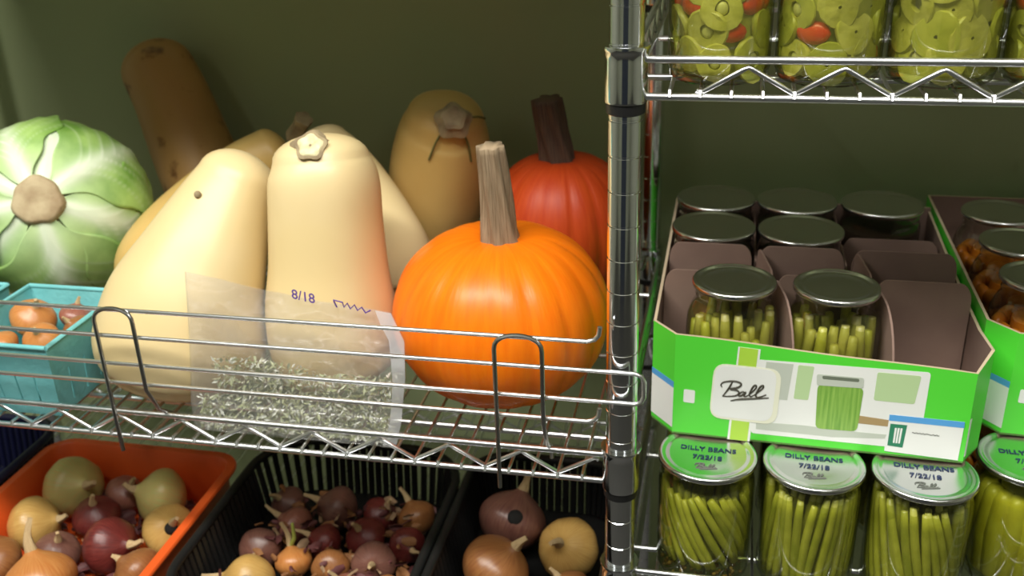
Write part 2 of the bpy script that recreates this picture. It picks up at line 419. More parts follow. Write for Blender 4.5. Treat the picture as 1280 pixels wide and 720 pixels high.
# upright one with the cut stem facing out
s2 = squash('upright pale butternut squash with a cut stem on top, behind the clear bag',
            [(424, 448, 112, 76), (418, 424, 114, 82), (412, 382, 118, 81), (409, 330, 124, 74), (406, 275, 130, 71), (404, 225, 136, 69), (401, 198, 140, 60)], SQ, cap0=.45, cap1=.52)
root, P, R, A, d1 = s2
tip = A[-1].xyz; sc = at(390, 188, tip.y-38)
cut_stem(root, sc+toCam(sc)*-6, (toCam(sc)*.75+Vector((-.12, 0, .45))), 14, 9, SCAR, SCARL)
s3 = squash('pale butternut squash slanting down to the pumpkin, half hidden by the upright one',
            [(473, 346, 252, 60), (470, 326, 256, 71), (454, 280, 280, 62), (434, 235, 306, 51), (415, 205, 322, 44), (403, 188, 330, 38)], SQ, cap0=.6, cap1=.7)
s5 = squash('tan butternut squash lying behind the leaning pale one, bulb beside the cabbage',
            [(195, 352, 188, 44), (198, 333, 192, 53), (222, 300, 232, 53), (264, 253, 306, 45), (305, 215, 345, 38), (342, 192, 362, 34)], SQT, cap0=.6, cap1=.6)
root, P, R, A, d1 = s5
sc = at(368, 172, 362); b = BM()
sweep(b, [sc, at(374, 160, 358), at(380, 148, 352)], [11, 8.5, 10.5], 14, rfun=lambda a, t: 1+.12*math.cos(5*a)); part('stem', b, SCAR, root)
s4 = squash('long dark blotched squash leaning left against the wall behind the cabbage',
            [(281, 284, 394, 48), (277, 270, 398, 52), (262, 235, 412, 53), (238, 180, 430, 50), (216, 125, 438, 47), (198, 88, 443, 45)], SQD, cap0=.6, cap1=.85)
s7 = squash('plump tan squash standing at the wall, stem end facing out, above the orange pumpkin',
            [(535, 304, 402, 44), (538, 286, 400, 51), (545, 245, 392, 60), (551, 200, 384, 62), (555, 165, 376, 57), (557, 148, 370, 49)], SQT, cap0=.6, cap1=.55)
root, P, R, A, d1 = s7
def on_sweep(A, px, py, lift=.6):
    """first hit of the pixel's ray on the swept body"""
    d = ray(px, py).normalized(); best = None
    for i in range(len(A)-1):
        for k in range(4):
            v = A[i].lerp(A[i+1], k/4); c, r = v.xyz, v.w
            tc = (c-CAM).dot(d); q = CAM+d*tc; dd = (q-c).length
            if dd < r:
                t = tc-math.sqrt(r*r-dd*dd)
                if best is None or t < best: best = t
    if best is None: return at(px, py, A[len(A)//2].xyz.y)
    return CAM+d*(best-lift)
sc = on_sweep(A, 567, 150, 0); cut_stem(root, sc, (toCam(sc)+Vector((0.1, 0, .35))), 13, 7, SCAR, SCAR)
for path in ([(556, 160), (545, 178), (536, 200)], [(577, 162), (585, 180), (589, 202)], [(584, 148), (597, 146), (606, 148)]):
    b = BM(); sweep(b, catmull([on_sweep(A, x, y, .2) for x, y in path], 5), [1.3]*11, 6); part('crease', b, CREASE, root)
root, P, R, A, d1 = s1
b = BM(); q = on_sweep(A, 247, 243, .1); lathe(b, [(0, 1), (2.2, .9), (3.2, .1), (3.4, -.8)], q, 14, toCam(q)); part('blemish', b, SCAR, root)
root, P, R, A, d1 = s4

# ---------------------------------------------------------------- pumpkins
def pumpkin(label, c, a, bz, ribs, material, stem_pts, stem_r, stem_mat, tilt=(0, 0, 1), phase=0.):
    base = Vector((c[0], c[1], c[2]-bz))
    print('pumpkin', [round(v) for v in c], 'base', round(base.z))
    root = thing('pumpkin', label, 'pumpkin', base, 'squash and pumpkins on the vegetable shelf')
    prof = []
    N = 34
    for i in range(N+1):
        t = PI*i/N; r = a*math.sin(t)**.82; z = -bz*math.cos(t)
        k = max(0, 1-r/(a*.55)); z -= math.copysign(bz*.13*k*k, z) if abs(math.cos(t)) > .2 else 0
        prof.append((max(r, 0 if i in (0, N) else .5), z))
    rr = random.Random(int(a)); am = [rr.uniform(.7, 1.3) for _ in range(ribs)]; 
    def rf(ang, i, r):
        u = (ang-phase)/(2*PI)*ribs+.25*math.sin(ang*2+1); k = int(math.floor(u)) % ribs; f = u-math.floor(u)
        g = abs(2*f-1)**2.4*.028*am[k]
        return r*(1-g*(1 if r > a*.25 else r/(a*.25))), 0
    b = BM(); lathe(b, prof, c, ribs*10, tilt, rf); part('flesh', b, material, root, ang=None)
    n = 7; b = BM(); C = catmull([Vector(p) for p in stem_pts], n)
    rad = catmull([Vector((r, 0, 0)) for r in stem_r], n)
    sweep(b, C, [v.x for v in rad], 40, rfun=lambda an, t: 1+.16*math.cos(6*(an+1.1*t))+.05*math.cos(13*an)); part('stem', b, stem_mat, root, ang=None)
    return root
pc = at(628, 428, 130)
pumpkin('bright orange pumpkin with a tall grey ribbed stem behind the wire guard', Vector((pc.x, 130, ZL+5+82)), 102, 82, 15, PUMP,
        [at(629, 335, 124), at(628, 318, 122), at(624, 285, 121), at(619, 235, 119), at(613, 182, 116)], [20, 18.5, 14.5, 12.5, 11.0], STEM, phase=.3)
pc2 = at(702, 290, 345)
pumpkin('darker red orange pumpkin with a dark stem at the wall behind the post', Vector((pc2.x, 345, ZL+5+86)), 84, 86, 15, PUMPR,
        [at(704, 242, 345), at(703, 228, 345), at(697, 200, 343), at(690, 165, 340), at(684, 124, 336)], [23, 21, 17.5, 15.5, 15], STEMD, phase=.1)

# ---------------------------------------------------------------- cabbage
def cabb_mat():
    M = bpy.data.materials.new('cabbage_leaf'); M.use_nodes = True; nt = M.node_tree; bs = nt.nodes['Principled BSDF']
    bs.inputs['Roughness'].default_value = .45
    a1 = nt.nodes.new('ShaderNodeAttribute'); a1.attribute_name = 'vein'
    tc = nt.nodes.new('ShaderNodeTexCoord'); nz = nt.nodes.new('ShaderNodeTexNoise'); nz.inputs['Scale'].default_value = 22; nz.inputs['Detail'].default_value = 5
    nt.links.new(tc.outputs['Object'], nz.inputs['Vector'])
    cr = nt.nodes.new('ShaderNodeValToRGB'); e = cr.color_ramp.elements
    e[0].position = .36; e[0].color = (.17, .36, .045, 1); e[1].position = .62; e[1].color = (.40, .62, .16, 1)
    nt.links.new(nz.outputs['Fac'], cr.inputs[0])
    mx = nt.nodes.new('ShaderNodeMix'); mx.data_type = 'RGBA'
    mx.inputs[7].default_value = (.72, .80, .60, 1)
    nt.links.new(a1.outputs['Fac'], mx.inputs[0]); nt.links.new(cr.outputs[0], mx.inputs[6]); nt.links.new(mx.outputs[2], bs.inputs['Base Color'])
    return M
CABB = cabb_mat()
cc = at(74, 271, 262); RC = 117/pxmm(cc)
cc.z = max(cc.z, ZL+9+RC*.975)
print('cabbage', cc, RC, 'bottom', cc.z-RC)
cab = thing('cabbage', 'pale green cabbage head with its cut stem facing out behind the teal basket', 'cabbage', (cc.x, cc.y, cc.z-RC))
scut = at(46, 250, 180); sax = (scut-cc)
d = ray(46, 250).normalized(); tcn = (cc-CAM).dot(d); qd = (CAM+d*tcn-cc).length
sax = (CAM+d*(tcn-math.sqrt(max(1, RC*RC-qd*qd)))-cc).normalized()
Rm = rot_frame(sax)
b = BM(); lathe(b, [(RC*.93*math.sin(PI*i/20), -RC*.93*math.cos(PI*i/20)) if 0 < i < 20 else (0, -RC*.93*math.cos(PI*i/20)) for i in range(21)], cc, 40, sax); part('heart', b, mat('cabbage_heart', (.55, .66, .35), .5), cab)
for L, (az, half, lay, tmax) in enumerate(((-.30, 1.0, .955, 2.2), (1.0, .95, .965, 2.1), (2.15, .9, .95, 2.2), (3.25, .95, .97, 2.0), (4.35, .9, .96, 2.1), (5.3, .8, .975, 1.8), (1.65, .7, .985, 1.35), (0.35, .62, .992, 1.5))):
    b = BM(); vl = b.verts.layers.float.new('vein'); nu, nv = 36, 34; g = []
    for j in range(nv+1):
        t = .20+(tmax-.20)*j/nv; row = []
        for i in range(nu+1):
            s = -1+2*i/nu
            wd = half*min(1, .42+.9*(j/nv)**.7)*(1-.55*max(0, (j/nv-.75)/.25)**2)
            edge = abs(s)**4
            th = az+s*wd+.05*math.sin(j*.5+L)*edge
            rib = math.exp(-(s*wd/(.05+.17*(1-j/nv)))**2)
            side = 0
            for q in range(6):
                x = (j/nv)-(.10+.14*q)-abs(s)*.55
                side = max(side, math.exp(-(x/.014)**2)*(1-abs(s)*.5))
            r = RC*lay*(1+.012*rib+.008*side+.012*edge+.012*math.sin(7*th+j*.3)*min(1, j/8)+.012*(j/nv)**4*math.sin(i*.9+L*2))
            p = cc+Rm @ Vector((r*math.sin(t)*math.cos(th), r*math.sin(t)*math.sin(th), r*math.cos(t)))
            v = b.verts.new(p); v[vl] = min(1, .95*rib*(1-.55*(j/nv))+.38*side+.45*max(0, 1-j/nv*2.2)+.02); row.append(v)
        g.append(row)
    for j in range(nv):
        for i in range(nu): b.faces.new((g[j][i], g[j][i+1], g[j+1][i+1], g[j+1][i]))
    lf = part('leaf', b, CABB, cab, ang=None)
    so = lf.modifiers.new('thickness', 'SOLIDIFY'); so.thickness = .0014; so.offset = -1
b = BM(); lathe(b, [(27, RC*.90), (26, RC*.965), (24.5, RC*1.0), (22, RC*1.015), (14, RC*1.005), (6, RC*1.012), (0, RC*1.0)], cc, 36, sax, lambda a, i, r: (r*(1+.05*math.cos(3*a)+.03*math.cos(7*a)), 0))
part('cut_stem', b, mat('cabbage_stem', (.50, .40, .24), .75, var=(.34, .24, .13), scale=45, bump=.5, bscale=120), cab)

# ---------------------------------------------------------------- teal baskets with small onions
bx0, bx1, by0, by1, bzb = -631, -529, 18, 84, ZL+5.5
def basket_mesh(center, wt, dt, wb, db, h):
    """tapered pulp basket, slotted below the rim band"""
    b = BM(); cx, cy, cz = center; th = 1.8
    def P(side, u, v, off):
        w = wb+(wt-wb)*v; d = db+(dt-db)*v
        w, d = w/2-off, d/2-off
        if side == 0: return Vector((cx+(-1+2*u)*w, cy-d, cz+h*v))
        if side == 1: return Vector((cx+w, cy+(-1+2*u)*d, cz+h*v))
        if side == 2: return Vector((cx+(1-2*u)*w, cy+d, cz+h*v))
        return Vector((cx-w, cy+(1-2*u)*d, cz+h*v))
    def cell(side, u0, u1, v0, v1):
        o = [P(side, u0, v0, 0), P(side, u1, v0, 0), P(side, u1, v1, 0), P(side, u0, v1, 0)]
        i_ = [P(side, u0, v0, th), P(side, u1, v0, th), P(side, u1, v1, th), P(side, u0, v1, th)]
        A = [b.verts.new(p) for p in o]; B = [b.verts.new(p) for p in i_]
        b.faces.new(A); b.faces.new(B[::-1])
        for k in range(4): b.faces.new((A[k], A[(k+1) % 4], B[(k+1) % 4], B[k]))
    for s in range(4):
        cell(s, 0, 1, .56, 1.0); cell(s, 0, 1, 0, .10)
        n = 5
        for k in range(n):
            cell(s, (k+(.04 if k else 0))/n, (k+1-(.04 if k < n-1 else 0))/n, .10, .56)
    box(b, (cx-wb/2+th, cy-db/2+th, cz), (cx+wb/2-th, cy+db/2-th, cz+2))
    return b
pr, pbk, pl = atz(69, 437, -413), atz(143, 363, -413), atz(27, 363, -413)
bw = (pr.x+pbk.x)/2-pl.x; print('basket rim', pr, pbk, pl)
bcx, bcy = (pl.x+(pr.x+pbk.x)/2)/2, (pr.y+pbk.y)/2; wt = (pr.x+pbk.x)/2-pl.x; dt = pbk.y-pr.y
bh = 413; BH = -413-bzb
bk = thing('berry_basket', 'teal pulp basket of small brown onions beside the pale squash', 'basket', (bcx, bcy, bzb), 'teal baskets')
bkm = part('basket_wall', basket_mesh((bcx, bcy, bzb), wt, dt, wt*.86, dt*.86, BH), TEAL, bk, smooth=False)
b = BM()
hw, hd = wt/2-.5, dt/2-.5
corners = [Vector((bcx-hw, bcy-hd, -413)), Vector((bcx+hw, bcy-hd, -413)), Vector((bcx+hw, bcy+hd, -413)), Vector((bcx-hw, bcy+hd, -413))]
for k in range(4): sweep(b, [corners[k], corners[(k+1) % 4]], 2.4, 8)
part('rim', b, TEAL, bk)
dup(bk, (bcx-wt-24, bcy-2, bzb), 'second teal basket just showing at the edge behind the first', 'teal baskets')

# ---------------------------------------------------------------- onions
def onion_mat(name, c1, c2, rough=.3):
    return mat(name, c1, rough, spec=.5, var=c2, scale=4, coord='UV', stretch=(26, 1.3, 1), bump=.15, bscale=8, lo=.3, hi=.7)
OM = {'yellow': onion_mat('yellow_onion_skin', (.50, .28, .075), (.60, .38, .12)), 'green': onion_mat('greening_onion_skin', (.56, .55, .20), (.66, .46, .16)),
      'red': onion_mat('red_onion_skin', (.085, .012, .012), (.20, .035, .028)), 'brown': onion_mat('brown_onion_skin', (.24, .085, .028), (.34, .15, .05)),
      'pink': onion_mat('pink_shallot_skin', (.24, .075, .055), (.36, .15, .10)), 'orange': onion_mat('orange_onion_skin', (.48, .165, .04), (.58, .26, .08)),
      'dusk': onion_mat('dusky_onion_skin', (.13, .050, .040), (.22, .10, .07))}
NECK = mat('dry_onion_neck', (.42, .27, .13), .8, var=(.60, .45, .24), scale=4, coord='UV', stretch=(14, 1, 1))
ROOTS = mat('onion_root', (.30, .24, .16), .9)
MOULD = mat('black_mould', (.008, .007, .006), .9)
SPROUT = mat('green_sprout', (.38, .42, .08), .5)
PR = [(0, -.90), (.10, -.90), (.40, -.80), (.72, -.56), (.93, -.22), (1, .05), (.95, .32), (.78, .58), (.52, .78), (.29, .92), (.17, 1.04)]
def smooth_prof(pr, n=3):
    C = catmull([Vector((r, z, 0)) for r, z in pr], n); return [(max(v.x, 0) if i else 0, v.y) for i, v in enumerate(C)]
PRS = smooth_prof(PR)
NMIN = {}
def onion(label, c, r, kind, axis=(0, 0, 1), neck=.35, group=None, squat=1., name='onion', cat='onion', extra=None):
    c = Vector(c); axis = Vector(axis).normalized()
    root = thing(name, label, cat, (c.x, c.y, c.z-r*.95), group)
    ph = random.random()*6
    b = BM(); lathe(b, [(p*r, z*r*squat) for p, z in PRS], c, 28, axis, lambda a, i, rr: (rr*(1+.018*math.cos(4*a+ph)+.012*math.cos(9*a)), 0)); part('bulb', b, OM[kind], root, ang=None)
    side = axis.orthogonal().normalized(); tipd = (axis+side*random.uniform(-.5, .5)).normalized()
    t0 = c+axis*(r*.98*squat); L = r*neck
    b = BM(); sweep(b, catmull([t0-axis*(r*.06), t0+axis*(L*.5), t0+axis*(L*.6)+tipd*(L*.5)], 3), [r*.185, r*.175, r*.15, r*.12, r*.10, r*.085, r*.075], 12, rfun=lambda a, t: 1+.22*math.cos(4*a)*t); part('neck', b, NECK, root)
    b = BM(); lathe(b, [(0, -.95*r*squat), (.09*r, -.95*r*squat), (.13*r, -.89*r*squat), (.10*r, -.85*r*squat)], c, 12, axis); part('root_plate', b, ROOTS, root)
    if extra == 'mould':
        tcm = toCam(c); q = c+(tcm+Vector((.12, 0, .15))).normalized()*r*.93
        b = BM(); lathe(b, [(0, r*.10), (r*.14, r*.09), (r*.22, r*.03), (r*.25, -r*.06)], q, 16, (q-c)); part('mould_spot', b, MOULD, root)
    if extra == 'sprout':
        b = BM(); sweep(b, [t0, t0+Vector((6, 0, r*.6)), t0+Vector((4, 4, r*1.4))], [2.4, 2.2, 1.6], 8); part('sprout', b, SPROUT, root)
    return root

random.seed(3)
G1 = 'onions in the teal basket'
FILLQ = []
small = [(12, 432, 24, 'orange', 'small pale onion cut off by the picture edge, front of the teal basket'), (52, 424, 24, 'orange', 'small shiny orange onion at the front of the teal basket'),
         (88, 414, 21, 'brown', 'small brown onion against the right wall of the teal basket'), (52, 396, 30, 'orange', 'largest glossy orange onion in the middle of the teal basket'),
         (95, 388, 22, 'pink', 'small pinkish onion at the back right of the teal basket')]
fl = bzb+3
its = []
for x, y, rp, k, lab in small:
    rr_ = rp/1.30; p = atz(x, y, -442+rr_*.5); its.append([p.x, p.y, rr_, -442+rr_*.5])
FILLQ.append((its, small))

# ---------------------------------------------------------------- crates under the shelf
def rrect(x0, x1, y0, y1, r, n=6):
    out = []
    for cx, cy, s in ((x1-r, y0+r, -PI/2), (x1-r, y1-r, 0), (x0+r, y1-r, PI/2), (x0+r, y0+r, PI)):
        for k in range(n+1): a = s+PI/2*k/n; out.append((cx+r*math.cos(a), cy+r*math.sin(a)))
    return out
FLZ = ZCR+5.4
def inset(x0, x1, y0, y1, r, d, n=6): return rrect(x0+d, x1-d, y0+d, y1-d, max(r-d, 3), n)
def tray(label, x0, x1, y0, y1, r, ztop, m, rim=9):
    root = thing('produce_tray', label, 'tray', ((x0+x1)/2, (y0+y1)/2, FLZ))
    b = BM()
    prof = [(rim+9, FLZ), (rim+4, FLZ+6), (rim+1, ztop-7), (1.5, ztop-6), (0, ztop-4), (0, ztop-1.5), (1.5, ztop), (rim+1, ztop), (rim+3, ztop-2), (rim+6, FLZ+7), (rim+11, FLZ+3)]
    rings = []
    for d, z in prof: rings.append([b.verts.new((px, py, z)) for px, py in inset(x0, x1, y0, y1, r, d)])
    for i in range(len(rings)-1):
        n = len(rings[i])
        for k in range(n): b.faces.new((rings[i][k], rings[i][(k+1) % n], rings[i+1][(k+1) % n], rings[i+1][k]))
    b.faces.new(rings[-1]); b.faces.new(rings[0][::-1])
    part('tray_shell', b, m, root); return root
def slotted(label, x0, x1, y0, y1, r, ztop, m, name='slotted_basket', pitch=9.0):
    root = thing(name, label, 'basket', ((x0+x1)/2, (y0+y1)/2, FLZ))
    b = BM(); top = inset(x0, x1, y0, y1, r, 0, 8)
    C = [Vector((px, py, ztop-4)) for px, py in top]
    sweep(b, C, 5.0, 10, closed=True); part('rim', b, m, root)
    b = BM()
    for k in range(len(C)):
        pass
    # ribs around the perimeter, evenly spaced, tapering in to the floor
    per = []; bot = inset(x0, x1, y0, y1, r, 9, 8)
    for k in range(len(top)):
        A = Vector((*top[k], 0)); B = Vector((*top[(k+1) % len(top)], 0)); a = Vector((*bot[k], 0)); bb = Vector((*bot[(k+1) % len(top)], 0))
        n = max(1, round((B-A).length/pitch))
        for j in range(n): per.append((A.lerp(B, j/n), a.lerp(bb, j/n)))
    for A, B in per: sweep(b, [Vector((A.x, A.y, ztop-5)), Vector((B.x, B.y, FLZ+4.5))], 3.8, 6)
    part('rib', b, m, root).name = 'slotted_wall'
    b = BM(); lo = inset(x0, x1, y0, y1, r, 8, 8); ls = [b.verts.new((px, py, FLZ)) for px, py in lo]; hs = [b.verts.new((px, py, FLZ+3)) for px, py in lo]
    b.faces.new(ls[::-1]); b.faces.new(hs)
    for k in range(len(ls)): b.faces.new((ls[k], ls[(k+1) % len(ls)], hs[(k+1) % len(ls)], hs[k]))
    part('basket_floor', b, m, root); return root
ZR = -640
tray('orange plastic tray of onions under the wire shelf', -696, -450, -75, 190, 34, ZR, ORANGEP)
slotted('black slotted basket of shallots beside the orange tray', -436, -198, -60, 236, 66, ZR, BLACKP)
slotted('black slotted basket of large onions beside the chrome post', -187, -20, -60, 240, 40, ZR, BLACKP)
slotted('dark navy slotted basket left of the orange tray', -890, -703, -60, 215, 40, ZR+6, NAVYP)

def relax(items, x0, x1, y0, y1, it=250):
    for _ in range(it*2):
        for i in range(len(items)):
            for j in range(i):
                a, c = items[i], items[j]; dx, dy = a[0]-c[0], a[1]-c[1]
                dz = a[3]-c[3]; need = math.sqrt(max(0, (a[2]+c[2])**2-dz*dz))*1.0
                d = math.hypot(dx, dy) or .01
                if d < need:
                    s = (need-d)/d/2*.6; a[0] += dx*s; a[1] += dy*s; c[0] -= dx*s; c[1] -= dy*s
        for a in items:
            a[0] = min(max(a[0], x0+a[2]), x1-a[2]); a[1] = min(max(a[1], y0+a[2]), y1-a[2])
def fill(specs, x0, x1, y0, y1, lift, group, name='onion', cat='onion', necks=(.3, .6), ppm=1.12):
    its = []
    for x, y, rp, k, lab, kw in specs:
        p = atz(x, y, FLZ+lift+rp/ppm*.95); sc_ = pxmm(p); r = rp/sc_
        zc = FLZ+lift+r*.98+kw.get('up', 0); p = atz(x, y, zc)
        its.append([p.x, p.y, r, zc])
    relax(its, x0, x1, y0, y1)
    for a, (x, y, rp, k, lab, kw) in zip(its, specs):
        ax = kw.get('axis') or (random.uniform(-.8, .8), random.uniform(-.9, .3), random.uniform(.1, .9))
        onion(lab, (a[0], a[1], a[3]), a[2]*.96, k, ax, kw.get('neck', random.uniform(*necks)), group, squat=kw.get('squat', .92), name=name, cat=cat, extra=kw.get('extra'))
for its, specs in FILLQ:
    relax(its, bcx-wt*.445, bcx+wt*.445, bcy-dt*.445, bcy+dt*.445)
    for a, (x, y, rp, k, lab) in zip(its, specs):
        onion(lab, (a[0], a[1], a[3]), a[2]*.97, k, (random.uniform(-.7, .7), random.uniform(-.6, .3), .8), .45, G1, squat=.85)
ON = [
 (90, 610, 39, 'green', 'yellow onion going green at the back left of the orange tray', {'axis': (.75, -.3, .35)}),
 (222, 607, 36, 'green', 'green and white onion in the back right corner of the orange tray', {'axis': (-.7, -.3, .4)}),
 (192, 655, 34, 'yellow', 'pale onion with a black mouldy spot at the right wall of the orange tray', {'extra': 'mould', 'axis': (.5, -.4, .7)}),
 (152, 612, 25, 'pink', 'small pinkish onion at the back between the two green ones in the orange tray', {}),
 (18, 632, 36, 'yellow', 'dull yellow onion at the left wall of the orange tray', {}),
 (28, 672, 36, 'brown', 'brown onion with papery skin in front of the dull yellow one in the tray', {}),
 (120, 640, 30, 'red', 'dark red onion with a white glint in the middle of the orange tray', {}),
 (122, 688, 38, 'red', 'dark red onion with pink peeling skin near the front of the orange tray', {}),
 (66, 672, 29, 'dusk', 'small dusky onion between the brown and the red onions in the orange tray', {}),
 (45, 722, 46, 'orange', 'large orange onion with a long dry neck at the very front of the orange tray', {'neck': .9, 'axis': (-.3, .3, .9)}),
 (165, 708, 33, 'brown', 'brown onion near the front beside the slanting right rim of the orange tray', {}),
 (110, 745, 34, 'brown', 'reddish onion at the lower edge beside the large orange one', {}),
]
fill(ON, -680, -466, -58, 170, 6.5, 'onions in the orange tray')
SH = [
 (292, 697, 30, 'yellow', 'golden shiny shallot with a bright glint, front of the black basket', {'axis': (-1, -.2, .1), 'squat': 1.15}),
 (352, 695, 24, 'orange', 'tan shallot with a long upright neck and a green sprout', {'neck': 1.3, 'axis': (-.25, .35, .9), 'extra': 'sprout'}),
 (312, 655, 27, 'dusk', 'dusky brown shallot behind the golden one', {}),
 (362, 640, 26, 'pink', 'pink shallot behind the long necked one', {}),
 (420, 618, 29, 'dusk', 'tan shallot with a pink glint near the back of the black basket', {'axis': (-.9, -.1, .5)}),
 (245, 702, 22, 'dusk', 'greyish papery shallot at the slanting left rim of the black basket', {}),
 (262, 728, 24, 'orange', 'tan shallot at the front left corner of the black basket', {}),
 (330, 735, 24, 'red', 'purple shallot at the front between two tan ones', {}),
 (402, 655, 24, 'red', 'dark red shallot in the middle of the black basket', {}),
 (395, 700, 25, 'brown', 'orange brown shallot with loose husk at the middle front', {}),
 (450, 650, 26, 'red', 'deep red shallot right of the middle of the black basket', {}),
 (470, 695, 29, 'dusk', 'large purplish shallot at the front right of the black basket', {}),
 (500, 620, 25, 'brown', 'brown shallot in the back right corner of the black basket', {'axis': (-.5, .4, .7)}),
 (515, 660, 24, 'red', 'dark red shallot at the right wall of the black basket', {}),
 (350, 600, 23, 'dusk', 'dusky shallot at the back slots of the black basket', {}),
 (435, 735, 25, 'pink', 'pinkish shallot at the lower edge of the black basket', {}),
 (505, 735, 24, 'brown', 'brown shallot in the front right corner of the black basket', {}),
 (460, 600, 22, 'red', 'small dark shallot at the back wall of the black basket', {}),
]
fill(SH, -414, -218, -42, 186, 3.5, 'shallots in the black basket', 'shallot', 'shallot', (.5, .9))
LO = [
 (612, 630, 44, 'dusk', 'large dusky onion with a dark rotted hole under the shelf edge', {'extra': 'mould', 'axis': (.3, .5, .9)}),
 (686, 678, 40, 'yellow', 'yellow brown onion in the middle of the right black basket', {}),
 (605, 700, 46, 'brown', 'brown onion with a soft glint at the front left of the right black basket', {}),
 (748, 700, 30, 'brown', 'small reddish onion beside the chrome post', {}),
 (680, 742, 36, 'orange', 'orange onion at the lower edge of the right black basket', {}),
]
fill(LO, -170, -32, -44, 194, 3.5, 'onions in the right black basket')
# loose papery skins, and dark flakes as shade in the tray gaps
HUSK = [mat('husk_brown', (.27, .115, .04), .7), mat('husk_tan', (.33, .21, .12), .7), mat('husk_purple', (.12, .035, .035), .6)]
def skins(label, x0, x1, y0, y1, z0, z1, n, pick, smin, smax):
    b = BM()
    for k in range(n):
        x, y = random.uniform(x0, x1), random.uniform(y0, y1); z = random.uniform(z0, z1)
        s = random.uniform(smin, smax); Rm = rot_frame(Vector((random.uniform(-1, 1), random.uniform(-1, 1), random.uniform(.1, 1))).normalized())
        g = []; cu = random.uniform(.1, .35)
        for j in range(5):
            for i in range(4):
                u, v = (i-1.5)*s*.36, (j-2)*s*.42; w_ = 1-.28*abs(j-2)**1.3/1.5
                g.append(b.verts.new(Vector((x, y, z))+Rm @ Vector((u*w_+random.uniform(-.5, .5), v+random.uniform(-.5, .5), -cu*(i-1.5)**2*s*.5+random.uniform(-.5, .5)))))
        mi = random.choice(pick)
        for j in range(4):
            for i in range(3): b.faces.new((g[j*4+i], g[j*4+i+1], g[j*4+i+5], g[j*4+i+4])).material_index = mi
    tag(part('onion_skins_or_gap_shade', b, HUSK, None, origin=((x0+x1)/2, (y0+y1)/2, z0)), label, 'onion skins', kind='stuff')
random.seed(11)
skins('loose papery brown and purple skins scattered over the shallots', -406, -228, -40, 172, FLZ+10, FLZ+46, 330, (0, 0, 1, 2, 2), 4, 11)
skins('dark flakes put in as shade between the onions in the orange tray', -672, -474, -50, 160, FLZ+12, FLZ+24, 260, (0, 2, 2, 2), 6, 13)  # dark flakes added so the gaps between onions read as shade

# ---------------------------------------------------------------- clear bag of dried herb
nu, nv = 44, 34
L_ = [(0, 243, 545), (.25, 238, 505), (.5, 237, 455), (.75, 234, 395), (1, 230, 340)]
R_ = [(0, 492, 573), (.25, 501, 530), (.5, 506, 475), (.75, 505, 428), (1, 488, 392)]
def pl(T, v):
    for a, c in zip(T, T[1:]):
        if a[0] <= v <= c[0]:
            t = (v-a[0])/(c[0]-a[0]); return a[1]+(c[1]-a[1])*t, a[2]+(c[2]-a[2])*t
def bagY(v): return 9.5+13*v+9*math.sin(PI*min(1, v*1.0))*0
def bag_point(u, v, side, wob=True):
    (x0, y0), (x1, y1) = pl(L_, v), pl(R_, v)
    x = x0+(x1-x0)*u; y = y0+(y1-y0)*u
    y += -14*math.sin(PI*u)*(0 if v < .5 else (v-.5)*2)*(-.25)
    p = at(x, y, bagY(v))
    th = 24*(math.sin(PI*min(1, max(0, (v+.04)/.62)))**.7 if v < .58 else 0)*(math.sin(PI*u)**.5)+1.2
    if v < .04: th = 1.2+th*v/.04*.8
    n = 0
    if wob:
        n = 2.0*math.sin(9*u+5*v+1.7*math.sin(7*v))+1.3*math.sin(23*u-11*v)+1.1*math.sin(17*v+9*u*u)
        n += 3.4*abs(math.sin(13*u+6*v+1.2*math.sin(9*v+3*u)))**6-2.6*abs(math.sin(8*u-9*v+2))**8
        n *= min(1, 6*u, 6*(1-u), 8*v+.1)*(.75 if v > .6 else 1)
    if side == 0: p.y += max(-4.0, n*.5)+1.0
    else: p.y += th+1.5+n*.5
    if p.z < ZL+6.0: p.z = ZL+6.0+.02*(p.z-ZL)
    return p
b = BM(); G_ = []
for s in (0, 1):
    g = [[b.verts.new(bag_point(i/nu, j/nv, s)) for i in range(nu+1)] for j in range(nv+1)]; G_.append(g)
    for j in range(nv):
        for i in range(nu): b.faces.new((g[j][i], g[j][i+1], g[j+1][i+1], g[j+1][i]))
g, h = G_
for j in range(nv):
    b.faces.new((g[j][0], g[j+1][0], h[j+1][0], h[j][0])); b.faces.new((g[j][nu], g[j+1][nu], h[j+1][nu], h[j][nu]))
for i in range(nu): b.faces.new((g[0][i], g[0][i+1], h[0][i+1], h[0][i]))
bag = thing('plastic_bag', 'clear plastic bag of silvery green dried herb between the squash and the wire guard', 'bag', at(370, 545, 20))
part('film', b, FILM, bag, ang=None)
random.seed(5)
b = BM()
for k in range(2600):
    u = random.uniform(.03, .97); v = random.uniform(.03, .50+.04*math.sin(u*7))
    if v > .30 and u < .10: continue
    A_, B_ = bag_point(u, v, 0, False), bag_point(u, v, 1, False)
    p = A_.lerp(B_, random.uniform(.12, .9)); s = random.uniform(1.1, 3.0)
    p.z = max(p.z, ZL+9)
    Rm = Quaternion((random.gauss(0, 1), random.gauss(0, 1), random.gauss(0, 1), random.gauss(0, 1))).normalized().to_matrix()
    q = [Vector((-s*1.5, 0, 0)), Vector((0, -s*.55, s*.25)), Vector((s*1.5, 0, 0)), Vector((0, s*.55, s*.25))]
    vs = [b.verts.new(p+Rm @ x) for x in q]; mi = 1 if random.random() < .38 else 0
    b.faces.new((vs[0], vs[1], vs[2])).material_index = mi; b.faces.new((vs[0], vs[2], vs[3])).material_index = mi
tag(part('dried_herb', b, [HERB, HERBL], bag, smooth=False), 'crumbled silvery green leaves', kind='stuff')
b = BM()
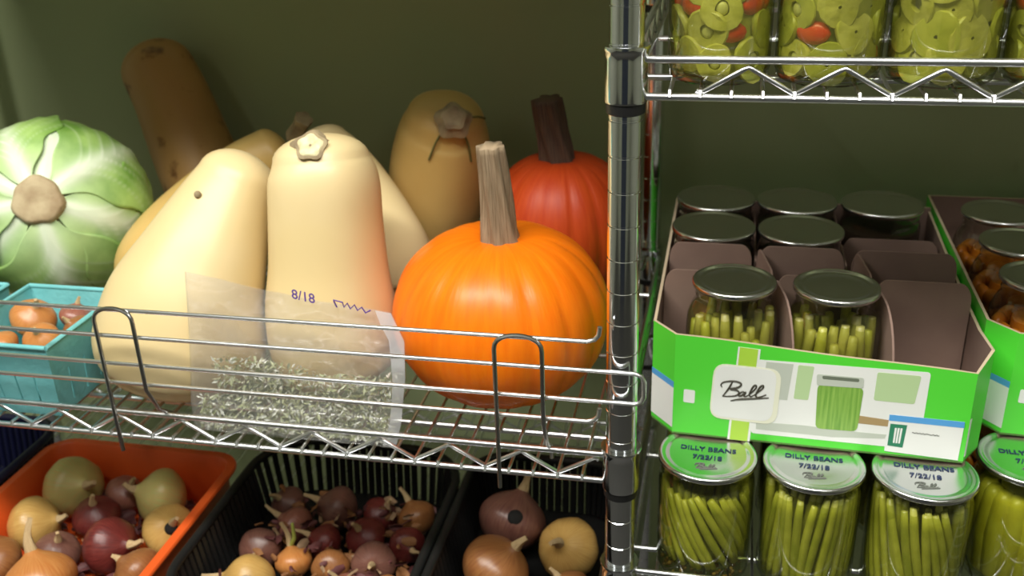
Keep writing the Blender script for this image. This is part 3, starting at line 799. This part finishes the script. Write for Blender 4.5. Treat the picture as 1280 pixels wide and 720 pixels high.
for j in range(20):
    v0, v1 = j/20, (j+1)/20
    q = [bag_point(u, v, 0)+Vector((0, -.35, 0)) for u, v in ((.935+.012*math.sin(5*v0), v0), (1, v0), (1, v1), (.935+.012*math.sin(5*v1), v1))]
    b.faces.new([b.verts.new(p) for p in q])
bmesh.ops.remove_doubles(b, verts=b.verts[:], dist=.01); part('side_seam', b, SEAM, bag, ang=None)
A_ = at(366, 368, bagY(.93)-3.5); B_ = at(392, 374, bagY(.93)-3.5); Cx = (B_-A_).normalized()
text_mesh('writing', '8/18', 12, Cx, Cx.cross(Vector((0, -1, 0))).cross(Cx) if False else Vector((0, .1, 1)), (A_+B_)/2, INKP, bag, .15, bold=.12)
b = BM(); pts = [(417, 376), (421, 384), (417, 375), (428, 378), (430, 384), (434, 379), (438, 386), (443, 381), (447, 388), (452, 384), (457, 391), (463, 388)]
sweep(b, [at(x, y, bagY(.9)-3.5) for x, y in pts], .75, 6); part('writing', b, INKP, bag)

# ---------------------------------------------------------------- jars
def jar_profile(kind):
    if kind == 'wide': return dict(h=117, r=41.5, body=[(0, 1.5), (32, 1.2), (36, 0), (39.8, 2.5), (41.2, 8), (41.2, 88), (40.8, 95), (39.2, 100), (38.6, 103), (39.6, 105), (38.6, 107), (39.4, 109), (38.4, 111), (38.4, 113)], band=(41.8, 100, 117))
    if kind == 'regular': return dict(h=127, r=40, body=[(0, 1.5), (32, 1.2), (36, 0), (39, 2.5), (40, 8), (40, 86), (39, 95), (36, 103), (33.6, 108), (32.6, 112), (33.6, 114.5), (32.6, 117), (33.4, 119), (32.4, 121.5), (32.4, 123)], band=(36, 109, 127))
    return dict(h=131, r=36.6, body=[(0, 1.5), (27, 1.2), (31, 0), (35, 3), (36.6, 9), (36.6, 108), (35.8, 114), (34, 119), (33.4, 127)], band=(36.8, 113, 131))
def bean_bm(x, y, z0, L, lean, bend, r):
    pts = []; a0 = random.random()*6
    for k in range(6):
        t = k/5; rr = math.sin(PI*t)
        pts.append(Vector((x+lean[0]*t*L+bend*math.cos(a0)*rr, y+lean[1]*t*L+bend*math.sin(a0)*rr, z0+L*t)))
    b = BM(); sweep(b, pts, [r*.45, r*.9, r, r, r*.95, r*.55], 8); return b
def base_jar(label, loc, kind, group, name='canning_jar'):
    J = jar_profile(kind); x, y, z = loc
    root = thing(name, label, 'jar', loc, group)
    b = BM(); lathe(b, [(r, z+h) for r, h in J['body']], (x, y, 0), 40); part('glass', b, GLASS, root, ang=60)
    R, z0, z1 = J['band']
    b = BM(); lathe(b, [(0, z+z1-3.2), (R-5, z+z1-3.4), (R-2.2, z+z1-5.0), (R-.4, z+z1-5.2), (R+.3, z+z1-4.4), (R+.3, z+z1-1.6), (R-.4, z+z1-.5), (R-1.6, z+z1), (R-3.4, z+z1-.3), (R-5, z+z1-1.5), (R-7, z+z1-1.7), (R-8.5, z+z1-1.1), (R-10, z+z1-1.5), (R*.5, z+z1-1.9), (R*.2, z+z1-2.1), (0, z+z1-2.15)], (x, y, 0), 56); part('lid', b, LIDM, root)
    return root, J
def beans(root, loc, kind, n_out, n_in, L, lean_dir, mats=(BEAN, BEAND), seeds=False, rb=5.6, jitter=8):
    x, y, z = loc; R = jar_profile(kind)['r']-rb-2.4
    for ring, n, rr in ((0, n_out, R), (1, n_in, R-2*rb-1.0)):
        for k in range(n):
            a = 2*PI*k/n+random.uniform(-.05, .05); l = L-random.uniform(0, jitter); wob = random.uniform(-.22, .22)
            tl = lean_dir*(1 if ring == 0 else .5)
            # beans follow the glass: built as a helix segment so that they stay against the wall
            b = BM(); pts = []
            for q in range(7):
                t = q/6; aa = a+(tl+wob)*(t-.5)+.05*math.sin(3*t+k); pts.append(Vector((x+(rr-1.6*(k % 3 == 0)*math.sin(PI*t)*0-abs(wob)*6)*math.cos(aa), y+(rr-abs(wob)*6)*math.sin(aa), z+4+rb*.6+l*t+(14 if seeds else 0)*(1-t))))
            sweep(b, pts, [rb*.7, rb*.95, rb, rb*1.02, rb, rb*.95, rb*.72], 8)
            part('green_bean', b, mats[k % 2 if random.random() < .8 else 0], root, ang=None)
    if seeds:
        b = BM()
        for k in range(170):
            a = random.random()*2*PI; rr = math.sqrt(random.random())*(jar_profile(kind)['r']-4); s = random.uniform(1.2, 2.4)
            p = Vector((x+rr*math.cos(a), y+rr*math.sin(a), z+3.5+random.random()*12))
            bmesh.ops.create_icosphere(b, subdivisions=1, radius=s, matrix=Matrix.Translation(p))
        tag(part('spice_seeds', b, SEED, root), kind='stuff')
BRINEM = clear_mat('cloudy_brine', (.86, .86, .62), .0, .05, milk=.16, milkcol=(.46, .45, .12), fres=1.05)
def brine(root, loc, kind, top, m=None):
    J = jar_profile(kind); x, y, z = loc; R = J['r']-1.5
    b = BM(); lathe(b, [(0, z+3.2), (R-5, z+3.2), (R, z+9), (R, z+top-4), (R-.6, z+top), (0, z+top)], (x, y, 0), 40); part('brine', b, m or BRINE, root, ang=60)
def lid_text(root, loc, kind, logo=True):
    x, y, z = loc; h = jar_profile(kind)['band'][2]-1.5
    X = Vector((1, -.03, 0)).normalized(); Y = Vector((.03, 1, 0)).normalized(); o = Vector((x, y, z+h))
    text_mesh('writing', 'DILLY BEANS', 8.2, X, Y, o+Y*7, INKB, root, .15, bold=.12)
    text_mesh('writing', '7/22/18', 8.2, X, Y, o-Y*6, INKB, root, .15, bold=.12)
    b = BM(); ball_strokes(b, o-Y*20, X, Y, 19, .45); part('lid_logo', b, INKG, root)

BALL = [
 [(415, 352), (408, 372), (398, 396), (378, 432)],
 [(372, 386), (367, 374), (380, 360), (412, 351), (440, 352), (452, 362), (440, 378), (408, 391), (434, 393), (446, 404), (434, 420), (404, 428), (380, 431)],
 [(472, 400), (460, 397), (446, 410), (448, 419), (460, 414), (474, 398), (468, 414), (474, 419), (486, 411)],
 [(484, 413), (500, 394), (515, 370), (513, 358), (503, 365), (493, 392), (490, 409), (497, 416), (507, 409)],
 [(507, 410), (526, 390), (544, 366), (543, 355), (533, 361), (521, 388), (517, 407), (524, 416), (540, 410), (560, 398)],
 [(414, 449), (450, 436), (500, 426), (572, 412)],
]
def ball_strokes(b, o, X, Y, width, rad):
    k = width/207.
    for s in BALL:
        P = catmull([Vector(((x-470)*k, (400-y)*k, 0)) for x, y in s], 5)
        sweep(b, [o+X*p.x+Y*p.y for p in P], [rad*(.65+.55*math.sin(PI*i/(len(P)-1))) for i in range(len(P))], 6)

ZJ = ZRL+5.2                                    # jars stand on the deck wires
random.seed(21)
front = [(884, 577), (1018, 590), (1156, 606)]
GF = 'jars of dilly beans under the green box'
fl_lab = ['dilly bean jar beside the chrome post with brown spice seeds at its base', 'dilly bean jar in the middle under the green box, beans upright', 'dilly bean jar with a white reflection on its lid, below the green box sticker']
fpos = []
for i, (x, y) in enumerate(front):
    p = atz(x, y, ZJ+117); loc = (p.x, max(p.y, 47.5)+.0, ZJ); fpos.append(loc)
for i in (0, 1, 2):
    loc = (fpos[0][0]+i*88.2, 48+(.4*i), ZJ); fpos[i] = loc
    root, J = base_jar(fl_lab[i], loc, 'wide', GF)
    beans(root, loc, 'wide', 30, 22, 97 if i else 88, (-1.05, .16, -.55)[i], seeds=(i == 0), rb=3.7)
    brine(root, loc, 'wide', 96)
    lid_text(root, loc, 'wide')
    if i == 1: second_proto = root
print('front jars', fpos)
loc4 = (fpos[2][0]+89, 84, ZJ); r4, _ = base_jar('jar of yellow pickle at the picture edge below the second green box', loc4, 'wide', None)
for k in range(16):
    a = 2*PI*k/16; b = BM(); x, y = loc4[0]+27*math.cos(a), loc4[1]+27*math.sin(a)
    sweep(b, [Vector((x, y, ZJ+5)), Vector((x, y, ZJ+10)), Vector((x+2*math.sin(a*3), y, ZJ+50)), Vector((x, y, ZJ+84)), Vector((x, y, ZJ+92))], [6, 9, 10.5, 9, 5], 10); part('pickle_spear', b, YEL, r4, ang=None)
b = BM(); sweep(b, [Vector((loc4[0], loc4[1], ZJ+5)), Vector((loc4[0], loc4[1], ZJ+88))], 18, 16); part('pickle_spear', b, YEL, r4)
brine(r4, loc4, 'wide', 93)
lid_text(r4, loc4, 'wide')
GB = 'second row of jars under the boxes'
sj = ['dilly bean jar in the shade behind the one beside the post', 'dilly bean jar in the shade behind the middle front jar', 'dilly bean jar in the shade behind the white lid reflection jar']
for i in (0, 1, 2):
    dup(second_proto, (fpos[i][0], 137+i*.4, ZJ), sj[i], GB, skip=('writing', 'lid_logo'))
locO = (fpos[2][0]+89, 176, ZJ); ro, _ = base_jar('jar of orange fruit in the shade between the two green boxes', locO, 'wide', GB)
def chunks(root, loc, kind, zmax, n, m, nm, size=(9, 14)):
    R = jar_profile(kind)['r']
    per = 11; rows = int((zmax-8)/15)
    for j in range(rows):
        for k in range(per):
            a = 2*PI*(k+.5*(j % 2))/per+random.uniform(-.1, .1); s = random.uniform(*size); rr = R-s*.62-3
            p = Vector((loc[0]+rr*math.cos(a), loc[1]+rr*math.sin(a), loc[2]+15+j*15+random.uniform(-2, 2)))
            b = BM(); bmesh.ops.create_icosphere(b, subdivisions=2, radius=1, matrix=Matrix.Translation(p) @ Matrix.Rotation(a, 4, 'Z') @ Matrix.Diagonal((s*.55, s*.95, s*random.uniform(.7, .95), 1)))
            part(nm, b, m, root, ang=None)
    b = BM(); lathe(b, [(0, loc[2]+5), (R*.5, loc[2]+5), (R*.55, loc[2]+zmax*.5), (R*.5, loc[2]+zmax-6), (0, loc[2]+zmax-4)], (loc[0], loc[1], 0), 20); part(nm, b, m, root)
chunks(ro, locO, 'wide', 92, 0, ORF, 'fruit_piece')
for i in (0, 1, 2):
    dup(second_proto, (fpos[i][0]-6, 330+i*.4, ZJ), ['dilly bean jar deep under the green box, nearest the rear post', 'dilly bean jar deep under the middle of the green box', 'dilly bean jar deep under the green box, farthest from the rear post'][i], GB, skip=('writing', 'lid_logo'))
dup(ro, (locO[0]-2, 330, ZJ), 'orange fruit jar deep under the second green box', GB)

# ---------------------------------------------------------------- the green jar boxes
ZBX = ZJ+117.6
A0 = atz(840, 541, ZBX); B0 = atz(1203, 579, ZBX)
FX = (B0-A0); FX.z = 0; FX.normalize(); FN = Vector((FX.y, -FX.x, 0))     # out of the front face
print('box front', A0, B0, FX)
def face_pt(x, y, off=0.):
    d = ray(x, y); t = (A0-CAM).dot(FN)/d.dot(FN); return CAM+d*t+FN*off
D0 = 355
cl_x, cr_x = 15.5, 294.0
AL = Vector((17.0, A0.y+25, ZBX)); BR = Vector((294.0, B0.y+26, ZBX))
Bk_r = Vector((294.0, B0.y+D0, ZBX)); Bk_l = Vector((17.0, B0.y+D0, ZBX))
hA, hM, hB, hC = [face_pt(845, 418).z, face_pt(1000, 443).z, face_pt(1200, 466).z, -396]
print('box heights', hA, hM, hB)
box1 = thing('jar_box', 'green printed cardboard jar box with two bean jars and an empty front cell', 'box', (150, A0.y, ZBX), 'green jar boxes')
TH = 2.6
def wall(b, P, H, N, mo=0, mi_=1, me_=2):
    """strip of wall along P with top heights H, thickness TH inward (-N); outer, inner and edge materials"""
    for i in range(len(P)-1):
        a, c = P[i], P[i+1]; n0, n1 = N[i], N[i+1]
        o = [b.verts.new(v) for v in (a, c, Vector((c.x, c.y, H[i+1])), Vector((a.x, a.y, H[i])))]
        q = [b.verts.new(Vector(v)-nn*TH) for v, nn in ((a, n0), (c, n1), (Vector((c.x, c.y, H[i+1])), n1), (Vector((a.x, a.y, H[i])), n0))]
        b.faces.new(o).material_index = mo; b.faces.new(q[::-1]).material_index = mi_
        b.faces.new((o[3], o[2], q[2], q[3])).material_index = me_; b.faces.new((o[0], q[0], q[1], o[1])).material_index = me_
        b.faces.new((o[1], q[1], q[2], o[2])).material_index = me_; b.faces.new((o[0], o[3], q[3], q[0])).material_index = me_
b = BM()
nf = 12; P = []; H = []; N = []
NL = Vector((-.8, -.6, 0)); NR = Vector((.8, -.6, 0))
P += [Bk_l, Vector((17, A0.y+110, ZBX)), AL]; H += [-390, -392, -392]; N += [Vector((-1, 0, 0)), Vector((-1, 0, 0)), Vector((-.95, -.3, 0)).normalized()]
for k in range(nf+1):
    t = k/nf; p = A0.lerp(B0, t); P.append(p); H.append(hA+(hB-hA)*t+1.5*math.sin(t*9)*.4-3.0*math.sin(PI*t)*0); N.append(FN if 0 < k < nf else (NL+FN).normalized() if k == 0 else (NR+FN).normalized())
P += [BR, Vector((294, B0.y+75, ZBX)), Vector((294, B0.y+160, ZBX)), Bk_r]; H += [hC, -402, -402, -394]; N += [Vector((.95, -.3, 0)).normalized(), Vector((1, 0, 0)), Vector((1, 0, 0)), Vector((1, 0, 0))]
wall(b, P, H, N)
wall(b, [Bk_r, Bk_l], [-390, -390], [Vector((0, 1, 0))]*2)
part('tray', b, [BGREEN, KRAFT, EDGE], box1, smooth=False)
b = BM(); fp = [p+Vector((0, 0, .1)) for p in P]; slab(b, fp, Vector((0, 0, 1)), 1.6); part('tray_floor', b, KRAFT, box1, smooth=False)
# dividers: two visible cross walls and two lengthwise walls, round-shouldered cells
def divider(b, p0, p1, z0, z1, cuts, nrm, r=26, slot=7, sd=26, first=False):
    """board from p0 to p1 whose top edge has slots at the fractions cuts and rounded shoulders"""
    L = (p1-p0).length; X = (p1-p0)/L; top = []
    cs = [c*L for c in cuts]; segs = []; s = 0
    for c in cs: segs.append((s, c-slot/2)); s = c+slot/2
    segs.append((s, L))
    outline = [(0, z0)]
    for (a, c) in segs:
        if c-a < 4: continue
        rr = min(r, (c-a)*.45, 22); base = z1-sd
        outline += [(a, base)] if a > 0 else []
        ra = 62 if (first and a == 0) else rr*.8
        for k in range(9): t = k/8*PI/2; outline.append((a+ra*(.8 if first and a == 0 else .6)*(1-math.cos(t)), z1-ra*(1-math.sin(t))))
        for k in range(9): t = k/8*PI/2; outline.append((c-rr*.5*(1-math.sin(t)), z1-rr*.8*(1-math.cos(t))))
        if c < L: outline.append((c, base))
    outline.append((L, z0))
    slab(b, [p0+X*u+Vector((0, 0, z-p0.z)) for u, z in outline], nrm, 1.8)
ztopd = -374
xs = [17+4, 294-4]; w_ = (294-17)/3
col1 = [84.0, 170.0, 252.0]; colb = [62.2, 148.5, 236.0]
rowY = [126.0, 207.0, 285.0, 373.0]
yd = [171.0, 240.0, 328.5]
def xd(k, yy): return (136-.19*(yy-80), 216-.12*(yy-80))[k] if yy < 240 else (104.5, 191.4)[k]
for yy in yd:
    b = BM(); divider(b, Vector((xs[0], yy, ZBX+3)), Vector((xs[1], yy, ZBX+3)), ZBX+3, ztopd if yy < 300 else -396, [(xd(k, yy)-xs[0])/(xs[1]-xs[0]) for k in (0, 1)], Vector((0, 1, 0)))
    part('divider', b, KRAFT, box1, smooth=False)
for k in (0, 1):
    p0 = Vector((xd(k, 80), 80, ZBX+3)); p1 = Vector((xd(k, 239.9), 239.9, ZBX+3)); nn = Vector((p1.y-p0.y, p0.x-p1.x, 0)).normalized()
    b = BM(); divider(b, p0, p1, ZBX+3, ztopd, [(yd[0]-80)/160], nn, first=True); part('divider', b, KRAFT, box1, smooth=False)
    b = BM(); divider(b, Vector((xd(k, 300), 242, ZBX+3)), Vector((xd(k, 300), 414, ZBX+3)), ZBX+3, -398, [(yd[2]-242)/172], Vector((1, 0, 0))); part('divider', b, KRAFT, box1, smooth=False)
def patch(name, pts, off, m, parent=box1, fn=face_pt):
    b = BM(); slab(b, [fn(x, y, off) for x, y in pts], FN, .12); return part(name, b, m, parent, smooth=False)
def rpoly(pts, r, n=5):
    out = []
    for i in range(len(pts)):
        p = Vector(pts[i]).to_2d(); a = Vector(pts[i-1]).to_2d(); c = Vector(pts[(i+1) % len(pts)]).to_2d()
        d1 = (a-p).normalized(); d2 = (c-p).normalized(); s, e = p+d1*r, p+d2*r
        for k in range(n+1): t = k/n; out.append(tuple(s*(1-t)**2+p*2*t*(1-t)+e*t*t))
    return out
patch('photo_panel', rpoly([(945, 449), (1164, 465.5), (1148, 562), (938, 541)], 5), .15, BWHITE)
patch('photo_shade', [(958, 452), (992, 455), (984, 500), (952, 497)], .3, BGREY)
patch('photo_window', rpoly([(1097, 465), (1152, 470), (1143, 505), (1092, 500)], 3), .3, BLG)
patch('photo_window', rpoly([(998, 456), (1018, 458), (1010, 500), (992, 498)], 2), .3, BLG)
patch('photo_table', [(945, 527), (1000, 531), (1075, 540), (1108, 543), (1106, 548), (1040, 546), (945, 536)], .3, BGREY)
patch('photo_board', [(1066, 518), (1112, 525), (1110, 533), (1066, 528)], .3, BWOOD)
patch('photo_jar', rpoly([(1022, 480), (1080, 485), (1071, 539), (1019, 535)], 7), .45, BJAR)
patch('photo_lid', rpoly([(1021, 467), (1080, 472), (1079, 485), (1021, 481)], 3), .6, BGREY)
patch('photo_lid_shade', rpoly([(1028, 469), (1074, 473), (1074, 477), (1028, 473)], 2), .75, mat('box_photo_dark', (.16, .19, .14), .4))
patch('lime_stripe', [(923, 433), (951, 436.5), (937, 551.5), (909, 548.5)], .3, BWHITE)
patch('lime_stripe', [(925, 433.5), (948, 436.5), (934, 551), (912, 548.5)], .45, BLIME)
patch('badge_edge', rpoly([(893, 453), (978, 462), (970, 531), (886, 521)], 16), .6, BCREAM)
bdg = patch('badge', rpoly([(895, 455), (972, 462.5), (964, 527), (888, 519)], 14), .75, BWHITE)
bo = face_pt(931, 490, 1.0); bX = (face_pt(975, 495)-face_pt(885, 484)).normalized(); bY = (face_pt(934, 462)-face_pt(928, 520)).normalized()
b = BM(); ball_strokes(b, bo, bX, bY, 41, .75); part('badge_lettering', b, BDARK, box1)
patch('corner_mark', rpoly([(855, 486), (869, 488), (868, 504), (854, 502)], 2), .3, BWHITE)
patch('sticker', [(1112, 517.5), (1206, 527), (1197, 575), (1105, 563)], .6, BWHITE)
patch('sticker_band', [(1112, 517.5), (1206, 527), (1205, 534.5), (1111, 525)], .75, BBLUE)
patch('sticker_square', [(1113, 529), (1134, 531), (1128, 559), (1109, 556)], .75, BDG)
for k in range(3): patch('sticker_square_mark', [(1118.5+k*3.6, 534+k*.3), (1121+k*3.6, 534.3+k*.3), (1118+k*3.3, 553+k*.3), (1115.8+k*3.3, 552.7+k*.3)], .9, BWHITE)
q0 = face_pt(1140, 540, .9); q1 = face_pt(1174, 544, .9)
b = BM(); sweep(b, [q0.lerp(q1, k/24)+Vector((0, 0, .5*math.sin(k*2.1))) for k in range(25) if k not in (14, 15, 16)], .35, 5); part('sticker_text', b, INKG, box1)
# flaps at the corners
def flap_pt(a, c, hz): return Vector((a.x, a.y, hz)), Vector((c.x, c.y, hz))
n_l = Vector((A0.y-AL.y, AL.x-A0.x, 0)).normalized(); n_l = n_l if n_l.y < 0 else -n_l
n_r = Vector((BR.y-B0.y, B0.x-BR.x, 0)).normalized(); n_r = n_r if n_r.y < 0 else -n_r
def flap(name, a, c, n, z0, z1, m, off, t0=0., t1=1.):
    p, q = a.lerp(c, t0), a.lerp(c, t1)
    b = BM(); slab(b, [Vector((p.x, p.y, z0))+n*off, Vector((q.x, q.y, z0))+n*off, Vector((q.x, q.y, z1))+n*off, Vector((p.x, p.y, z1))+n*off], n, .12); part(name, b, m, box1, smooth=False)
flap('corner_panel', AL, A0, n_l, ZBX+6, ZBX+46, BWHITE, .2)
flap('corner_band', AL, A0, n_l, ZBX+46, ZBX+52, BBLUE, .2)
flap('sticker', B0, BR, n_r, ZBX+6, ZBX+42, BWHITE, .2, 0, .12)
# second box, moved along the shelf
dB = atz(1255, 546, ZBX)-A0
box2 = dup(box1, (150+280.0, A0.y+dB.y+4, ZBX), 'second green jar box at the picture edge, holding orange fruit jars', 'green jar boxes', skip=('divider',))

# jars in the first box
ZI = ZBX+2.0
GI = 'jars in the first green box'
random.seed(31)
j1 = (col1[0], rowY[0], ZI); r1, _ = base_jar('short bean jar in the front cell of the green box nearest the post', j1, 'regular', GI)
beans(r1, j1, 'regular', 17, 11, 96, -.2, mats=(BEANP, BEAN), jitter=24, rb=4.7)
j2 = (col1[1], rowY[0], ZI); r2, _ = base_jar('bean jar in the middle front cell of the green box, behind the jar picture', j2, 'regular', GI)
beans(r2, j2, 'regular', 16, 11, 98, .12, mats=(BEANP, BEAN), jitter=26, rb=4.9)
brine(r1, j1, 'regular', 97); brine(r2, j2, 'regular', 97)
wj, _ = base_jar('dark jar in the third row of the green box nearest the rear post', (colb[0], rowY[2], ZI), 'wide', GI)
DARKB = mat('shade_dark_filling', (.035, .022, .014), .4)  # near-black filling puts the back rows' shade into the colour
b = BM(); lathe(b, [(0, ZI+4), (37, ZI+4), (39, ZI+9), (39, ZI+90), (0, ZI+92)], (colb[0], rowY[2], 0), 32); part('shaded_filling', b, DARKB, wj)
dup(wj, (colb[1], rowY[2], ZI), 'dark jar in the third row of the green box, middle column', GI)
for i, lab in enumerate(('dark jar in the back row of the green box, nearest the rear post', 'dark jar in the back row of the green box, middle column', 'dark jar in the back row of the green box, above the empty cells')):
    dup(wj, (colb[i], rowY[3], ZI), lab, GI)
# orange fruit jars in the second box
GO = 'orange fruit jars in the second green box'
cx2 = 345.0
jo = (cx2, rowY[0]+dB.y+4, ZI); q, _ = base_jar('orange fruit jar in the front cell of the second green box', jo, 'regular', GO)
chunks(q, jo, 'regular', 92, 0, ORF, 'fruit_piece')
dup(q, (cx2-1, rowY[0]+82+dB.y+4, ZI), 'orange fruit jar in the second row of the second green box', GO)
dup(q, (cx2-2, rowY[0]+164+dB.y+4, ZI), 'orange fruit jar in the third row of the second green box, far from the front', GO)

# ---------------------------------------------------------------- pepper jars on the upper shelf
GP = 'pepper jars on the upper shelf'
random.seed(44)
pl_lab = ['pickled pepper jar next to the chrome post with red bits at both sides', 'pickled pepper jar second from the post with an orange red layer on top', 'pickled pepper jar third from the post with a large ring slice', 'pickled pepper jar at the picture edge with a red piece low down']
ZP = ZRU+5.2
def ring_bm(c, n, R, r, th, rad, RJ, loc):
    b = BM(); Rm = rot_frame(n)
    lathe(b, [(r, -th/2), (R*.94, -th/2), (R, -th*.25), (R, th*.25), (R*.94, th/2), (r, th/2), (r, -th/2)], c, 18, n, lambda a, i, rr: (rr*(1+.06*math.cos(3*a+c[2])+.04*math.cos(2*a)), 0))
    for v in b.verts:                                    # the soft slice bends along the inside of the jar
        d = Vector((v.co.x-loc[0], v.co.y-loc[1], 0)); l = d.length
        if l > RJ: v.co.x = loc[0]+d.x*RJ/l; v.co.y = loc[1]+d.y*RJ/l
    return b
for i in range(4):
    loc = (62+i*75.2, 44, ZP); root, _ = base_jar(pl_lab[i], loc, 'jelly', GP)
    R = 36.6; cnt = 0
    # core mass, then slices against the glass
    b = BM(); lathe(b, [(0, ZP+5), (26, ZP+5), (28, ZP+50), (27, ZP+104), (0, ZP+106)], (loc[0], loc[1], 0), 24, rfun=lambda a, i_, rr: (rr*(1+.08*math.sin(5*a+i_)), 0)); part('pepper_mass', b, JALB, root); brine(root, loc, 'jelly', 110, BRINEM)
    z = ZP+18.5; row = 0
    while z < ZP+104:
        n = 8
        for k in range(n):
            a = 2*PI*(k+.5*(row % 2))/n+random.uniform(-.12, .12)
            s = random.uniform(12.5, 16.5); rad = Vector((math.cos(a), math.sin(a), 0))
            front_ = rad.y < .3
            red = front_ and ((i == 0 and row in (2, 3) and (abs(rad.x) > .55)) or (i == 1 and row == 3 and rad.x < .35) or (i == 2 and row in (2, 3) and -.1 < rad.x < .35 and row == 3) or (i == 3 and row == 2 and rad.x < 0))
            red = red or random.random() < .05
            tilt = Vector((random.uniform(-.16, .16), 0, random.uniform(-.32, .32)))
            nn = (rad+tilt).normalized()
            c = Vector((loc[0], loc[1], z+random.uniform(-3, 3)))+rad*(math.sqrt(max(4, (R-2.4)**2-(s*.86)**2))-random.uniform(0, 3.5))
            if red:
                b = BM(); bmesh.ops.create_icosphere(b, subdivisions=2, radius=1, matrix=Matrix.Translation(Vector((loc[0], loc[1], z))+rad*(R-8.5)) @ Matrix.Rotation(a, 4, 'Z') @ Matrix.Diagonal((5, s*.8, s*.55, 1)))
                part('red_pepper_piece', b, REDP, root, ang=None)
            else:
                big = random.random() < .5
                part('pepper_ring', ring_bm(c, nn, s, s*(.34 if big else .08), random.uniform(4, 5.5), rad, R-2.0, loc), JAL if random.random() < .6 else JALB, root, ang=35)
                if big and random.random() < .8:
                    pm = BM(); bmesh.ops.create_icosphere(pm, subdivisions=2, radius=1, matrix=Matrix.Translation(c-rad*.5) @ Matrix.Rotation(a, 4, 'Z') @ Matrix.Diagonal((s*.16, s*.30, s*.34, 1))); part('pepper_seeds', pm, JALIN, root, ang=None)
        z += 17.5; row += 1

# ---------------------------------------------------------------- light
def area(name, loc, target, sx, sy, power, col):
    l = bpy.data.lights.new(name, 'AREA'); l.shape = 'RECTANGLE'; l.size = sx; l.size_y = sy; l.energy = power; l.color = col
    o = bpy.data.objects.new(name, l); COL.objects.link(o); o.location = W(loc)
    o.rotation_euler = (W(target)-W(loc)).to_track_quat('-Z', 'Y').to_euler(); return o
area('ceiling_or_added_lamp', (-300, -690, 960), (-250, -50, -420), 1.7, .2, 41, (1.0, .98, .91))
area('ceiling_or_added_lamp', (-1100, -1500, 1000), (-1100, -1500, -1000), .08, 1.8, 3.4, (1.0, .99, .94))  # tube lamp added for side fill and streaks on the chrome
area('ceiling_or_added_lamp', (1200, -1500, 1000), (1200, -1500, -1000), .08, 1.8, 3, (1.0, .99, .94))  # matching tube added on the other side, also for fill and streaks
w = bpy.data.worlds.new('world'); SC.world = w; w.use_nodes = True
w.node_tree.nodes['Background'].inputs[0].default_value = (.5, .55, .45, 1); w.node_tree.nodes['Background'].inputs[1].default_value = .05

vs = SC.view_settings
vs.view_transform = 'Standard'; vs.look = 'None'; vs.exposure = 0.17; vs.gamma = 1.0; vs.use_curve_mapping = False
